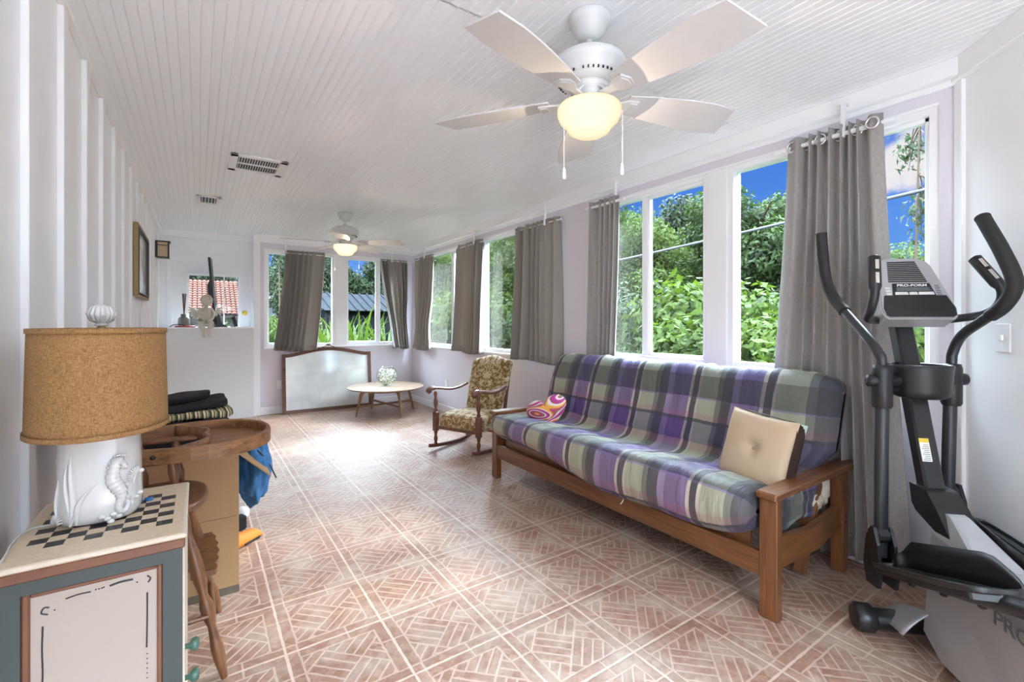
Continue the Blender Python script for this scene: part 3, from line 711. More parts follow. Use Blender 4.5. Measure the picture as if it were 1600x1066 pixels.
# ================================================================ CEILING FANS
def ceiling_fan(loc, off, label, hero=True, lamp=2.2):
    t = thing('ceiling_fan', loc, 0, label, 'ceiling fan', 'white five-blade ceiling fans')
    mb = MB(); mb.lathe([(0, 0), (.078, 0), (.082, -.008), (.078, -.03), (.068, -.035), (.062, -.06), (.040, -.085), (.022, -.092), (.0, -.092)], n=32); obj('canopy', mb, M_wfan, t)
    mb = MB(); mb.lathe([(.012, -.085), (.012, -.15)], n=14); mb.lathe([(.016, -.125), (.030, -.135), (.034, -.15), (.0, -.15)], n=20); obj('downrod', mb, M_wfan, t)
    mb = MB(); mb.lathe([(0, -.145), (.05, -.147), (.10, -.155), (.135, -.178), (.142, -.195), (.140, -.212), (.128, -.222), (.125, -.238), (.110, -.262), (.09, -.275), (0, -.275)], n=48)
    mo = obj('motor_housing', mb, M_wfan, t)
    mb = MB()
    for k in range(40):
        a = 2 * PI * k / 40
        if k % 8 == 7:
            obj('vent_grille', mb, M_black, mo); mb = MB(); continue
        mb.box(.108, .124, -.0025, .0025, -.0035, .0035, Matrix.Rotation(a, 4, 'Z') @ Matrix.Translation((0, 0, -.252)) @ Matrix.Translation((.1165, 0, 0)) @ Matrix.Rotation(R(58), 4, 'Y') @ Matrix.Translation((-.1165, 0, 0)))
    mb = MB(); mb.lathe([(0, -.27), (.078, -.27), (.082, -.282), (.078, -.295), (.062, -.30), (.062, -.335), (.085, -.345), (.09, -.352), (0, -.352)], n=36); obj('switch_housing', mb, M_wfan, t)
    # glass bowl, lit
    mb = MB(); mb.lathe([(.085, -.352), (.118, -.352), (.125, -.362), (.124, -.385), (.112, -.41), (.090, -.43), (.086, -.434), (.080, -.448), (.055, -.462), (.0, -.468)], n=40)
    g = G('lit_frosted_bowl'); v, x, y, z = g.xyz()
    lw = g.n('ShaderNodeLayerWeight', {'Blend': .35}).outputs['Facing']
    e_ = g.n('ShaderNodeEmission', {'Color': g.mix(lw, (1.0, .88, .66), (1.0, .74, .44)), 'Strength': g.ma('SUBTRACT', .54, g.ma('MULTIPLY', lw, .14))})
    g.t.links.new(e_.outputs[0], g.out.inputs[0])
    obj('glass_bowl', mb, g.m, t)
    l = light('POINT', 'fan_lamp', (0, 0, -.50), lamp, (1, .80, .58), shadow_soft_size=.0); l.parent = t
    # blades
    for k in range(5):
        a = R(off + 72 * k); Mz = Matrix.Rotation(a, 4, 'Z')
        mb = MB(); n = 16; up = []; lo = []
        for i in range(n + 1):
            s_ = i / n; x = .155 + .475 * s_
            w = .052 + .040 * math.sin(min(1, s_ * 1.25) * PI / 2) - .012 * max(0, s_ - .8) / .2
            tip = .018 * s_ * s_
            up.append((x + tip, w)); lo.append((x - tip * .6, -w))
        poly = lo + up[::-1]
        Mb = Mz @ Matrix.Translation((0, 0, -.318)) @ Matrix.Rotation(R(-11), 4, 'X') @ Matrix.Rotation(R(1.5), 4, 'Y')
        mb.prism(poly, -.003, .003, Mb); bl = obj('blade', mb, M_blade, t)
        mb = MB()
        mb.prism([(.07, -.016), (.12, -.014), (.16, -.035), (.20, -.038), (.215, 0), (.20, .038), (.16, .035), (.12, .014), (.07, .016)], -.012, -.004, Mb)
        mb.prism([(.165, -.026), (.195, -.029), (.206, 0), (.195, .029), (.165, .026)], -.016, -.012, Mb)
        mb.bar(Mz @ Vector((.06, 0, -.285)), Mz @ Vector((.10, 0, -.325)), .03, .008)
        obj('blade_iron', mb, M_wfan, bl)
    for (px, py, L) in ((.125 * .827 + .03, -.125 * .562 + .02, .20), (-.125 * .827 - .0, .125 * .562 - .04, .24)):
        mb = MB(); z = -.36
        mb.tube([(px * .7, py * .7, -.345), (px, py, -.35), (px, py, z - L)], .0012, 6)
        c = obj('pull_chain', mb, M_trim, t)
        mb = MB(); mb.lathe([(0, .0), (.004, -.002), (.0055, -.012), (.0075, -.04), (.006, -.046), (0, -.046)], (px, py, z - L), n=10); obj('pull_handle', mb, M_trim, c)
    return t
ceiling_fan((1.27, 1.33, ZC), -90, 'large white ceiling fan with lit bowl, nearer the camera over the open floor')
ceiling_fan((1.33, 5.19, ZC), 34, 'white ceiling fan with lit bowl hanging far back near the corner windows', lamp=2.2)

# ================================================================ FUTON SOFA
fx, fy = 2.36, 2.10
fut = thing('futon_sofa', (fx, fy, 0), 0, 'brown wooden futon sofa with a plaid purple and grey covered mattress', 'sofa')
L0, L1 = .965 - fy, 3.215 - fy          # outer ends
for s_, y0 in ((1, L0), (-1, L1)):
    yi = y0 + s_ * .078
    ya, yb = min(y0, yi), max(y0, yi)
    mb = MB(); mb.box(1.985 - fx, 2.03 - fx, ya + .002, yb - .002, 0, .51, b=.003); obj('leg', mb, M_futz, fut)
    mb = MB(); mb.box(2.655 - fx, 2.715 - fx, ya + .01, yb - .01, 0, .51, b=.003); obj('leg', mb, M_futz, fut)
    mb = MB(); mb.box(1.965 - fx, 2.81 - fx, ya - .004, yb + .004, .508, .54, b=.006); obj('armrest', mb, M_futx, fut)
    mb = MB()
    pl_ = [(2.03, .20), (2.25, .19), (2.45, .185), (2.50, .20), (2.655, .22), (2.655, .335), (2.52, .315), (2.35, .30), (2.03, .335)]
    mb.prism([(x - fx, z) for x, z in pl_], -(ya + .055), -(ya + .025), Matrix.Rotation(R(90), 4, 'X')); obj('side_rail', mb, M_futx, fut)
mb = MB(); mb.box(1.99 - fx, 2.015 - fx, L0 + .07, L1 - .07, .165, .27, b=.003); obj('front_rail', mb, M_futon, fut)
mb = MB(); mb.box(2.03 - fx, 2.05 - fx, L0 + .14, L1 - .14, .26, .335, b=.003); mb.box(2.45 - fx, 2.47 - fx, L0 + .12, L1 - .12, .26, .33, b=.003)
for k in range(15):
    y = L0 + .2 + (L1 - L0 - .4) * k / 14; mb.box(2.05 - fx, 2.45 - fx, y - .025, y + .025, .30, .318)
obj('seat_deck', mb, M_futon, fut)
mb = MB()
for y in (L0 + .095, L1 - .095):
    mb.bar((2.46 - fx, y, .26), (2.79 - fx, y, .925), .03, .06, up=(0, 1, 0), b=.003)
    mb.bar((2.46 - fx + .07, y + (.05 if y < 0 else -.05), .30), (2.79 - fx - .01, y + (.05 if y < 0 else -.05), .91), .03, .05, up=(0, 1, 0), b=.003)
for a in (.3, .62, .97): mb.box(2.46 - fx + .33 * a - .0, 2.46 - fx + .33 * a + .025, L0 + .095, L1 - .095, .26 + .665 * a - .05, .26 + .665 * a)
mb.bar((2.45 - fx, L0 + .12, .02), (2.53 - fx, L0 + .12, .26), .025, .05, up=(0, 1, 0)); 
obj('back_frame', mb, M_futz, fut)
mb = MB()
for z in (.24, .285, .30): pass
for (x, z) in ((2.685, .255), (2.685, .285), (2.745, .86), (2.70, .77)): mb = MB(); mb.ball((x - fx, L0 + (.009 if z < .5 else .079), z), .006, .003, .006, n=8); obj('bolt', mb, M_black, fut)

# mattress : closed section swept along the length
P = [(2.03, .345), (1.965, .352), (1.905, .40), (1.885, .455), (1.91, .515), (1.97, .540), (2.10, .525), (2.25, .495), (2.38, .475), (2.445, .52), (2.485, .62), (2.53, .76), (2.575, .90), (2.61, .965), (2.67, .99), (2.735, .975), (2.775, .925), (2.76, .83), (2.70, .68), (2.64, .52), (2.575, .40), (2.48, .345), (2.25, .335)]
pc = catmull([(a, 0, b) for a, b in P] + [(P[0][0], 0, P[0][1])], 5)[:-1]
NP = len(pc); arc = [0]
for i in range(NP): arc.append(arc[-1] + (pc[(i + 1) % NP] - pc[i]).length)
# medial spine for the puffy ends
def spine(p):
    x, z = p.x, p.z
    if z < .55 and x < 2.40: return Vector((min(max(x, 2.0), 2.42), 0, .435))
    tt = min(max((z - .42) / .48, 0), 1); return Vector((2.49 + .17 * tt, 0, .44 + .45 * tt))
ya, yb = 1.055, 3.125
NV = 150
def mat_pt(i, v, infl=0.0):
    p = pc[i % NP].copy(); y = ya + (yb - ya) * v
    e = min(v, 1 - v) * (yb - ya); k = 1.0
    if e < .14: k = math.sqrt(max(0, 1 - (1 - e / .14) ** 2)) ** .5
    c = spine(p); q = c + (p - c) * (.12 + .88 * k)
    if p.z > .50 and p.x > 2.40: q.y = 0; y -= .085 * min(1, (p.z - .50) / .12) * max(0, 1 - v * 7) ** 1.5; y += .03 * min(1, (p.z - .50) / .12) * max(0, 1 - (1 - v) * 7)
    # loose cover sagging over the front, deepest toward the middle and near end
    if p.x < 2.06 and p.z < .50:
        sag = (.085 * math.exp(-((y - 1.9) / .45) ** 2) + .045 * math.exp(-((y - 1.3) / .25) ** 2)) * min(1, (.50 - p.z) / .10) * k
        q.z -= sag; q.x -= sag * .10
    out = (p - c); out = out.normalized() if out.length > 1e-6 else Vector((0, 0, 1))
    a = arc[i % NP]
    h = noise.noise(Vector((a * 5, y * 2.6, 1.3))) * .011 + noise.noise(Vector((a * 3 + y * 5, y * 16 - a * 6, 4.1))) * .0065 + abs(noise.noise(Vector((a * 4 - y * 7, y * 24, 7.7)))) * .006
    top = .5 + .5 * out.z
    q += out * h * (.5 + .8 * top) * (.3 + .7 * k)
    if .05 < v < .95 and p.x > 2.40 and p.z < .55 and p.x < 2.5: q += out * -.01
    return (q.x - fx, y - fy, q.z)
mb = MB()
mb.grid(lambda u, v: mat_pt(round(u * NP) % NP, v), NP, NV, cu=True, uvfn=lambda u, v: (arc[round(u * NP)], v * (yb - ya)))
ms = obj('mattress', mb, M_plaid, fut)
mb = MB()
blob(mb, (2.60 - fx, ya - fy - .005, .425), (.055, .030, .085), 3, 22, .35, 3.0)
blob(mb, (2.545 - fx, ya - fy + .0, .37), (.06, .028, .045), 5, 18, .35, 3.0)
obj('loose_lining', mb, M_lining, ms)
mb = MB()
def drape(u, v):
    x = 2.045 + .50 * u; hem = .335 - .03 * math.sin(PI * u) + .012 * math.sin(13 * u)
    z = .50 + (hem - .50) * v; w = noise.noise(Vector((x * 14, z * 9, 2.0))) * .012 + noise.noise(Vector((x * 5 + z * 22, 0, 8.0))) * .010
    return (x - fx, ya - fy - .006 - .012 * math.sin(PI * v) + w, z)
mb.grid(drape, 46, 16, uvfn=lambda u, v: (.20 + .25 * v, .30 + .55 * u)); obj('cover_drape', mb, M_plaid, ms, solid=.002)
mb = MB(); mb.tube([(1.893 - fx, 1.72 - fy, .30), (1.89 - fx, 1.725 - fy, .285), (1.888 - fx, 1.735 - fy, .272)], .0025, 5); obj('zip_tag', mb, M_trim, ms)

# ---- cushions on the futon
def pillow(mb, w, h, d, M, puff=1.0, tuft=True, n=26, lobes=None):
    for side in (1, -1):
        def f(u, v):
            x, y = 2 * u - 1, 2 * v - 1
            k = max(0, (1 - abs(x) ** 3.2)) * max(0, (1 - abs(y) ** 3.2))
            z = d / 2 * (k ** .42 if k > 0 else 0)
            if tuft: z -= d * .30 * math.exp(-(x * x + y * y) / .03)
            z += .004 * noise.noise(Vector((x * 4, y * 4, side))) * k
            pin = 1 - .05 * (1 - abs(y)) * abs(x) ** 6 ; pin2 = 1 - .05 * (1 - abs(x)) * abs(y) ** 6
            return (x * w / 2 * pin, y * h / 2 * pin2, side * z)
        fs0 = len(mb.f); mb.grid(f, n, n, M)
        if side == -1: mb.f[fs0:] = [q[::-1] for q in mb.f[fs0:]]
Mp = Matrix.Translation((2.30, 1.20, .622)) @ Matrix.Rotation(R(-97), 4, 'Z') @ Matrix.Rotation(R(74), 4, 'X') @ Matrix.Rotation(R(-4), 4, 'Z')
t = thing('throw_pillow', (2.285, 1.27, .48), 0, 'square cream cushion with dark brown border and a centre button on the futon', 'cushion')
Mq = Matrix.Translation((0, 0, -.48)) @ Matrix.Translation((-2.285, -1.27, 0)) @ Mp
mb = MB(); pillow(mb, .35, .35, .10, Mq @ Matrix.Translation((0, 0, .03))); obj('front_cover', mb, M_cream, t)
mb = MB()
def boxing(mb, w, h, z0, z1, M, r=.006):
    n = 80; pts = []
    for i in range(n):
        a = 2 * PI * i / n; c, s_ = math.cos(a), math.sin(a); e_ = .22
        x = math.copysign(abs(c) ** e_, c) * w / 2; y = math.copysign(abs(s_) ** e_, s_) * h / 2; pts.append((x, y))
    def f(u, v):
        i = round(u * n) % n; x, y = pts[i]; b = 1 + .022 * math.sin(PI * v) + .012 * math.sin(i * 1.9) * math.sin(PI * v)
        return (x * b, y * b, z0 + (z1 - z0) * v)
    mb.grid(f, n, 6, M, cu=True)
boxing(mb, .346, .346, -.034, .036, Mq); bo = obj('border', mb, M_brownpipe, t)
mb = MB(); pillow(mb, .35, .35, .09, Mq @ Matrix.Translation((0, 0, -.032)), tuft=False); obj('back_cover', mb, M_mint, t)
mb = MB(); mb.ball((0, 0, .052), .010, .010, .005, Mq, n=12); obj('button', mb, plain('grey_button', (.25, .24, .22), .5), t)

Mh = Matrix.Translation((2.235, 2.80, .555)) @ Matrix.Rotation(R(-56), 4, 'Z') @ Matrix.Rotation(R(66), 4, 'X') @ Matrix.Rotation(R(22), 4, 'Z')
mb = MB()
for side in (1, -1):
    def f(u, v):
        a = 2 * PI * u; r = v
        hx = 16 * math.sin(a) ** 3 / 17; hy = (13 * math.cos(a) - 5 * math.cos(2 * a) - 2 * math.cos(3 * a) - math.cos(4 * a)) / 17
        return (hx * r * .175, (hy * r + .06) * .165, side * .055 * (1 - r ** 3) ** .55)
    n0 = len(mb.f); mb.grid(f, 60, 14, Matrix.Translation((-2.20, -3.01, -.50)) @ Mh, cu=True)
    if side == -1: mb.f[n0:] = [q[::-1] for q in mb.f[n0:]]
o = obj('throw_pillow', mb, M_swirl, None, 'heart-shaped cushion in pink, orange and brown swirls at the far futon arm', 'cushion'); o.location = (2.20, 3.01, .50)

# ================================================================ ROCKING CHAIR
rk = thing('rocking_chair', (2.30, 4.07, 0), R(-67), 'wooden rocking chair upholstered in gold floral damask below the far windows', 'chair')
def turned(mb, p, q, rs, n=14):
    p, q = Vector(p), Vector(q); m = len(rs); pts = [p + (q - p) * (i / (m - 1)) for i in range(m)]; mb.tube(pts, rs, n)
PROF = [.012, .020, .022, .014, .012, .018, .024, .024, .020, .014, .012, .020, .022, .013, .012]
for s_ in (-1, 1):
    X = s_ * .265
    # rocker runner
    mb = MB(); pts = []
    for i in range(25):
        a = -1 + 2 * i / 24; y = -.36 + (i / 24) * .88; pts.append((X, y, .018 + .085 * a * a * (1.15 if a > 0 else .45)))
    for i in range(24): mb.bar(pts[i], pts[i + 1], .026, .032, up=(0, 0, 1))
    obj('rocker', mb, M_rock, rk)
    # front leg and arm post
    mb = MB(); turned(mb, (X, -.27, .045), (X, -.27, .19), [.014, .017, .013, .018, .021, .018, .013, .016, .020, .018]); mb.box(X - .024, X + .024, -.294, -.246, .185, .375, b=.004)
    turned(mb, (X, -.27, .37), (X, -.275, .575), [.017, .020, .013, .017, .021, .023, .018, .012, .015, .020, .014]); obj('leg', mb, M_rock, rk)
    mb = MB(); turned(mb, (X * .88, .19, .055), (X * .88, .15, .24), [.015, .017, .019, .017, .016, .018]); obj('leg', mb, M_rock, rk)
    # scrolled arm
    mb = MB(); pts = catmull([(X * 1.02, -.345, .565), (X * 1.05, -.355, .595), (X * 1.04, -.30, .612), (X * 1.0, -.20, .60), (X * .98, -.05, .578), (X * .96, .08, .585), (X * .93, .20, .612)], 6)
    n = len(pts); mb.tube(pts, [.020 if i < 4 else (.030 if i < 14 else .022) for i in range(n)], 12, flat=.62); obj('armrest', mb, M_rock, rk)
def seatf(u, v):
    x, y = 2 * u - 1, 2 * v - 1
    return (x, y)
mb = MB()
def cushion(mb, x0, x1, y0, y1, z0, z1, crown=.03, M=None, n=20, e=.25):
    cx, cy, cz = (x0 + x1) / 2, (y0 + y1) / 2, (z0 + z1) / 2
    def f(u, v):
        a = 2 * PI * u; t_ = PI * (v - .5)
        def se(c, p): return math.copysign(abs(c) ** p, c)
        x = se(math.cos(t_), e) * se(math.cos(a), e); y = se(math.cos(t_), e) * se(math.sin(a), e); z = se(math.sin(t_), e)
        zz = cz + z * (z1 - z0) / 2
        if z > 0: zz += crown * (1 - x * x) * (1 - y * y)
        return (cx + x * (x1 - x0) / 2, cy + y * (y1 - y0) / 2, zz)
    mb.grid(f, n * 4, n, M, cu=True)
cushion(mb, -.245, .245, -.275, .17, .20, .36, .03); obj('seat', mb, M_damask, rk)
# back with arched top
def back_poly():
    pts = [(-.20, 0), (-.235, .30), (-.245, .52), (-.232, .555)]
    pts += [(-.19, .570), (-.13, .582), (-.07, .602), (0, .612)]
    return pts + [(-x, y) for x, y in pts[-2::-1]]
Mback = Matrix.Translation((0, .14, .335)) @ Matrix.Rotation(R(90 - 20), 4, 'X')
mb = MB(); bp = back_poly()
n = len(bp)
for i, (s_, h) in enumerate(((.0, .0),)): pass
prof = [(1.0, -.03), (1.0, .0), (.97, .022), (.85, .036), (.5, .044), (0.0, .046)]
cx_, cy_ = 0, .30
vs = []
for k, h in prof:
    for x, y in bp: vs.append((cx_ + (x - cx_) * k, cy_ + (y - cy_) * k, h))
fs = []
for i in range(len(prof) - 1):
    for j in range(n): fs.append((i * n + j, i * n + (j + 1) % n, (i + 1) * n + (j + 1) % n, (i + 1) * n + j))
mb.add(vs, fs, Mback, True); mb.add(vs[:n], [tuple(range(n))[::-1]], Mback)
obj('backrest', mb, M_damask, rk)
mb = MB()
for s_ in (-1, 1): mb.bar((s_ * .22, .17, .10), (s_ * .215, .335, .80), .03, .03, up=(0, 1, 0), b=.004)
mb.bar((-.25, -.27, .225), (.25, -.27, .225), .02, .03); mb.bar((-.235, .17, .14), (.235, .17, .14), .02, .02)
obj('frame', mb, M_rock, rk)
mb = MB(); r2 = random.Random(4)
for i in range(70):
    x = -.24 + .48 * i / 69; mb.tube([(x, -.272, .215), (x + r2.uniform(-.006, .006), -.276, .215 - r2.uniform(.012, .035))], .0008, 4, cap=False)
obj('fringe', mb, M_cream, rk)

# ================================================================ ROUND COFFEE TABLE AND BOWL
tb = thing('coffee_table', (2.165, 6.31, 0), R(-36), 'low round wooden coffee table with crossed stretchers in the back corner', 'table')
mb = MB(); mb.lathe([(0, .345), (.45, .345), (.495, .352), (.515, .362), (.518, .370), (.510, .376), (0, .378)], n=72); obj('tabletop', mb, M_table, tb)
for k in range(4):
    a = R(45 + 90 * k); c, s_ = math.cos(a), math.sin(a); mb = MB()
    mb.tube([(c * .30, s_ * .30, .345), (c * .335, s_ * .335, .325), (c * .365, s_ * .365, .28), (c * .40, s_ * .40, .14), (c * .435, s_ * .435, 0)], [.034, .029, .022, .017, .012], 10); obj('leg', mb, M_tleg, tb)
mb = MB()
for a in (45, 135):
    c, s_ = math.cos(R(a)), math.sin(R(a)); mb.bar((c * .40, s_ * .40, .13), (-c * .40, -s_ * .40, .13), .016, .026, b=.003)
obj('stretcher', mb, M_tleg, tb)
mb = MB(); mb.lathe([(.30, .318), (.33, .318), (.33, .346), (.30, .346)], n=40, cap=False); obj('apron', mb, M_tleg, tb)
bw = thing('fish_bowl', (2.175, 6.30, .378), 0, 'round glass bowl filled with pale shells and leaves on the coffee table', 'bowl')
mb = MB(); R0 = .142
prof = [(0, .004), (.055, .004)] + [(R0 * math.cos(a), R0 + .002 + R0 * math.sin(a) * .98) for a in [R(-62 + 6 * i) for i in range(20)]] + [(.083, .255), (.088, .262)]
mb.lathe(prof, n=40, cap=False); mb.lathe([(.05, 0), (.056, .002), (.05, .004)], n=30); obj('glass_globe', mb, M_bowl, bw)
mb = MB(); rr = random.Random(9)
for i in range(170):
    th = rr.uniform(0, 2 * PI); z = rr.uniform(.015, .215); rmax = math.sqrt(max(.0004, (R0 - .016) ** 2 - (z - R0) ** 2)); r_ = rmax * math.sqrt(rr.random())
    M = Matrix.Translation((r_ * math.cos(th), r_ * math.sin(th), z)) @ Euler((rr.uniform(0, 6), rr.uniform(0, 6), rr.uniform(0, 6))).to_matrix().to_4x4()
    s1 = rr.uniform(.6, 1)
    mb.tube([(-.024 * s1, 0, 0), (-.012 * s1, 0, .005), (.006 * s1, 0, .006), (.024 * s1, 0, 0)], [.002, .009 * s1, .010 * s1, .001], 7, flat=.45, M=M)
g = G('shell_filling'); v, x, y, z = g.xyz(); f = g.noise(v, 34, 1); c = g.ramp(f, [(.36, (.12, .18, .06)), (.44, (.48, .55, .30)), (.50, (.85, .85, .78))]); 
o = obj('shell_filling', mb, g.bsdf(c, .6), bw); o['kind'] = 'stuff'

# ================================================================ LEANING MIRROR
mr = thing('wall_mirror', (1.565, 6.985, 0), 0, 'large wood-framed mirror with arched crest leaning under the back windows', 'mirror')
Mm = Matrix.Rotation(R(-5.5), 4, 'X') @ Matrix.Rotation(R(90), 4, 'X')
Wm, Hm = .61, .80
def topz(x, k): # arched top edge
    a = abs(x) / Wm; return Hm + k + .085 * max(0, math.cos(min(1, a * 1.15) * PI / 2)) ** 1.3 - .0 * a
N_ = 40; xs = [-Wm + 2 * Wm * i / N_ for i in range(N_ + 1)]
mb = MB()
outer = [(-Wm, 0), (Wm, 0)] + [(x, topz(x, .02)) for x in xs[::-1]]
ix = [x * (Wm - .045) / Wm for x in xs]
inner = [(-Wm + .045, .045), (Wm - .045, .045)] + [(x, topz(x, -.028)) for x in ix[::-1]]
n = len(outer)
v = [(x, y, .0) for x, y in outer] + [(x, y, .0) for x, y in inner] + [(x, y, .03) for x, y in outer] + [(x, y, .022) for x, y in inner]
f = []
for i in range(n):
    j = (i + 1) % n
    f += [(i, j, n + j, n + i)[::-1], (2 * n + i, 2 * n + j, 3 * n + j, 3 * n + i), (i, j, 2 * n + j, 2 * n + i), (n + i, n + j, 3 * n + j, 3 * n + i)[::-1]]
mb.add(v, f, Mm); obj('frame', mb, M_mframe, mr)
mb = MB(); mb.add([(x, y, .012) for x, y in inner], [tuple(range(n))], Mm); mb.add([(x, y, .004) for x, y in inner], [tuple(range(n))[::-1]], Mm); obj('mirror_glass', mb, M_mirror, mr)
mb = MB()
for s_ in (-1, 1): mb.tube(catmull([(s_ * .085, Hm + .105, .03), (s_ * .05, Hm + .115, .034), (s_ * .018, Hm + .13, .036), (s_ * .008, Hm + .148, .036), (s_ * .022, Hm + .142, .036), (s_ * .02, Hm + .128, .036)], 5), .006, 8, M=Mm)
mb.ball((0, Hm + .135, .036), .011, .017, .008, Mm, n=10); obj('crest', mb, M_mframe, mr)
# ================================================================ ELLIPTICAL TRAINER (local +X is the way its user faces)
el = thing('elliptical_trainer', (2.475, .651, 0), R(44.5), 'black and silver elliptical exercise machine standing by the angled white wall', 'exercise machine')
def text(name, body, size, M, m, parent, ex=.0006, shear=0, sx=1, bold=0):
    c = bpy.data.curves.new(name, 'FONT'); c.body = body; c.size = size; c.extrude = ex; c.align_x = 'CENTER'; c.align_y = 'CENTER'; c.shear = shear; c.offset = bold
    tmp = bpy.data.objects.new(name, c); COL.objects.link(tmp); bpy.context.view_layer.update(); me = bpy.data.meshes.new_from_object(tmp.evaluated_get(bpy.context.evaluated_depsgraph_get())); bpy.data.objects.remove(tmp)
    me.materials.clear(); me.materials.append(m); o = bpy.data.objects.new(name, me); COL.objects.link(o); o.parent = parent
    o.matrix_local = M @ Matrix.Diagonal((sx, 1, 1, 1)); return o
# handle arms
HL = catmull([(-.07, .16, .30), (-.075, .16, .70), (-.08, .16, 1.06), (-.06, .165, 1.13), (.03, .172, 1.205), (.175, .18, 1.303), (.27, .187, 1.375), (.325, .192, 1.455), (.35, .196, 1.57), (.362, .20, 1.695)], 6)
HR = catmull([(.07, -.16, .42), (.058, -.16, .75), (.045, -.16, 1.06), (.04, -.163, 1.13), (-.0, -.17, 1.20), (-.10, -.176, 1.262), (-.185, -.182, 1.315), (-.225, -.186, 1.395), (-.165, -.192, 1.515), (-.062, -.20, 1.665)], 6)
for P_, k in ((HL, 1), (HR, -1)):
    nlow = 13
    mb = MB(); mb.tube(P_[:nlow], .0235, 16); mb.tube(P_[nlow - 1:], .0185, 14); h = obj('handle_arm', mb, M_dkgrey, el)
    cut = 30 if k == 1 else 32
    mb = MB(); mb.tube(P_[cut:], [.0245] * (len(P_) - cut), 16); mb.tube([P_[-1] + (P_[-1] - P_[-2]).normalized() * .0, P_[-1] + (P_[-1] - P_[-2]).normalized() * .006], .0255, 16); obj('foam_grip', mb, M_blacksoft, h)
    y = .16 * k; ax = -.08 if k == 1 else .045
    mb = MB(); mb.lathe([(.030, .905), (.035, .915), (.036, 1.06), (.031, 1.078), (.02, 1.08)], (ax + (.0), y, 0), n=20)
    mb.tube([(ax + .0, y - .01 * k, 1.015), (ax, y + .035 * k, 1.015), (ax, y + .052 * k, 1.015), (ax, y + .058 * k, 1.015)], [.024, .026, .024, .010], 18)
    mb.tube([(ax, y, 1.015), (-.03, .05 * k, 1.015)], .030, 16); obj('pivot_joint', mb, M_black, h)
# upright column
U0, U1 = Vector((-.135, 0, .48)), Vector((.105, 0, 1.275))
mb = MB(); mb.bar(U0, U1, .07, .06, up=(1, 0, 0), b=.008); up = obj('upright', mb, M_black, el)
c = U0.lerp(U1, .32); Ml = Matrix.Translation(c) @ Matrix.Rotation(math.atan2(U1.x - U0.x, U1.z - U0.z), 4, 'Y')
mb = MB(); mb.box(-.0325, -.0305, -.004, .030, -.045, .0285, Ml); lb = obj('warning_label', mb, plain('label_white', (.75, .75, .72), .6), up)
mb = MB(); mb.box(-.0326, -.0305, -.004, .030, .0285, .045, Ml); obj('label_header', mb, plain('label_yellow', (.70, .52, .05), .6), lb)
mb = MB()
for k in range(9): mb.box(-.0329, -.0325, .0, .026 - .004 * (k % 3), -.040 + .0072 * k, -.0375 + .0072 * k, Ml)
obj('printed_lines', mb, plain('label_ink', (.2, .2, .2), .7), lb)
# cup holder with its ring mouth
mb = MB(); mb.lathe([(.0, .95), (.07, .945), (.088, .955), (.092, .975), (.098, 1.06), (.100, 1.078), (.094, 1.082), (.084, 1.078), (.080, 1.0), (.0, .995)], (-.035, 0, 0), n=40, sx=1.0, sy=1.08)
mb.box(-.0, .06, -.06, .06, .955, 1.06, b=.02); obj('cup_holder', mb, M_black, el)
# console
A0, A1 = Vector((-.05, 0, 1.268)), Vector((.095, 0, 1.545))
zx = (A1 - A0).normalized(); nx = Vector((-zx.z, 0, zx.x)); H_ = (A1 - A0).length
Mc = Matrix(((0, zx.x, nx.x, A0.x), (-1, zx.y, nx.y, A0.y), (0, zx.z, nx.z, A0.z), (0, 0, 0, 1)))   # local x: user's right, y: up the face, z: out of the face
def cons_poly(k=0.0):
    return [(-.130 + k, .012 + k), (-.118 + k, .0 + k), (.118 - k, .0 + k), (.130 - k, .012 + k), (.137 - k, .05), (.102 - k, .262 - k), (.088 - k, .285 - k), (.06 - k, H_ - k - .012), (-.06 + k, H_ - k - .012), (-.088 + k, .285 - k), (-.102 + k, .262 - k), (-.137 + k, .05)]
mb = MB(); mb.prism(cons_poly(), -.075, -.006, Mc); mb.prism(cons_poly(.005), -.0062, .0, Mc); con = obj('console', mb, M_silver, el, bevel=.004)
mb = MB(); mb.prism([(-.123, .016), (-.112, .008), (.112, .008), (.123, .016), (.127, .05), (.112, .108), (-.112, .108), (-.127, .05)], .0, .004, Mc); mb.prism([(-.05, .045), (.06, .045), (.055, .095), (-.05, .095)], .004, .0055, Mc); obj('book_rest', mb, M_black, con, bevel=.002)
mb = MB(); mb.prism([(-.078, .108), (.078, .108), (.068, .168), (-.068, .168)], .0, .003, Mc); dp = obj('display_panel', mb, M_black, con)
mb = MB(); mb.prism([(-.062, .129), (.063, .129), (.060, .148), (-.058, .148)], .003, .004, Mc); obj('screen', mb, plain('lcd_grey', (.10, .115, .12), .2), dp)
mb = MB()
for a, b in ((-.071, -.022), (-.019, .012), (.015, .071)): mb.prism([(a, .111), (b, .111), (b - .002, .124), (a + .002, .124)], .003, .006, Mc)
for k in range(3): mb.box(-.102, -.082, .112 + .014 * k, .122 + .014 * k, .0, .003, Mc, b=.001)
obj('button', mb, plain('button_silver', (.62, .62, .62), .4), dp)
text('brand_lettering', 'PRO-FORM', .0155, Mc @ Matrix.Translation((0, .1575, .0034)), M_trim, dp, shear=.15, sx=1.45, bold=.0003)
mb = MB()
for k in range(11):
    y = .176 + .0098 * k; w = .075 - .0018 * k; mb.box(-w - .004, w - .012, y, y + .0058, .0, .0018, Mc)
obj('speaker_louvres', mb, M_black, con)
mb = MB()
for k in range(6): mb.box(.084, .102 - .002 * (k % 2), .113 + .0085 * k, .1155 + .0085 * k, .0, .0008, Mc)
obj('printed_list', mb, M_black, con)
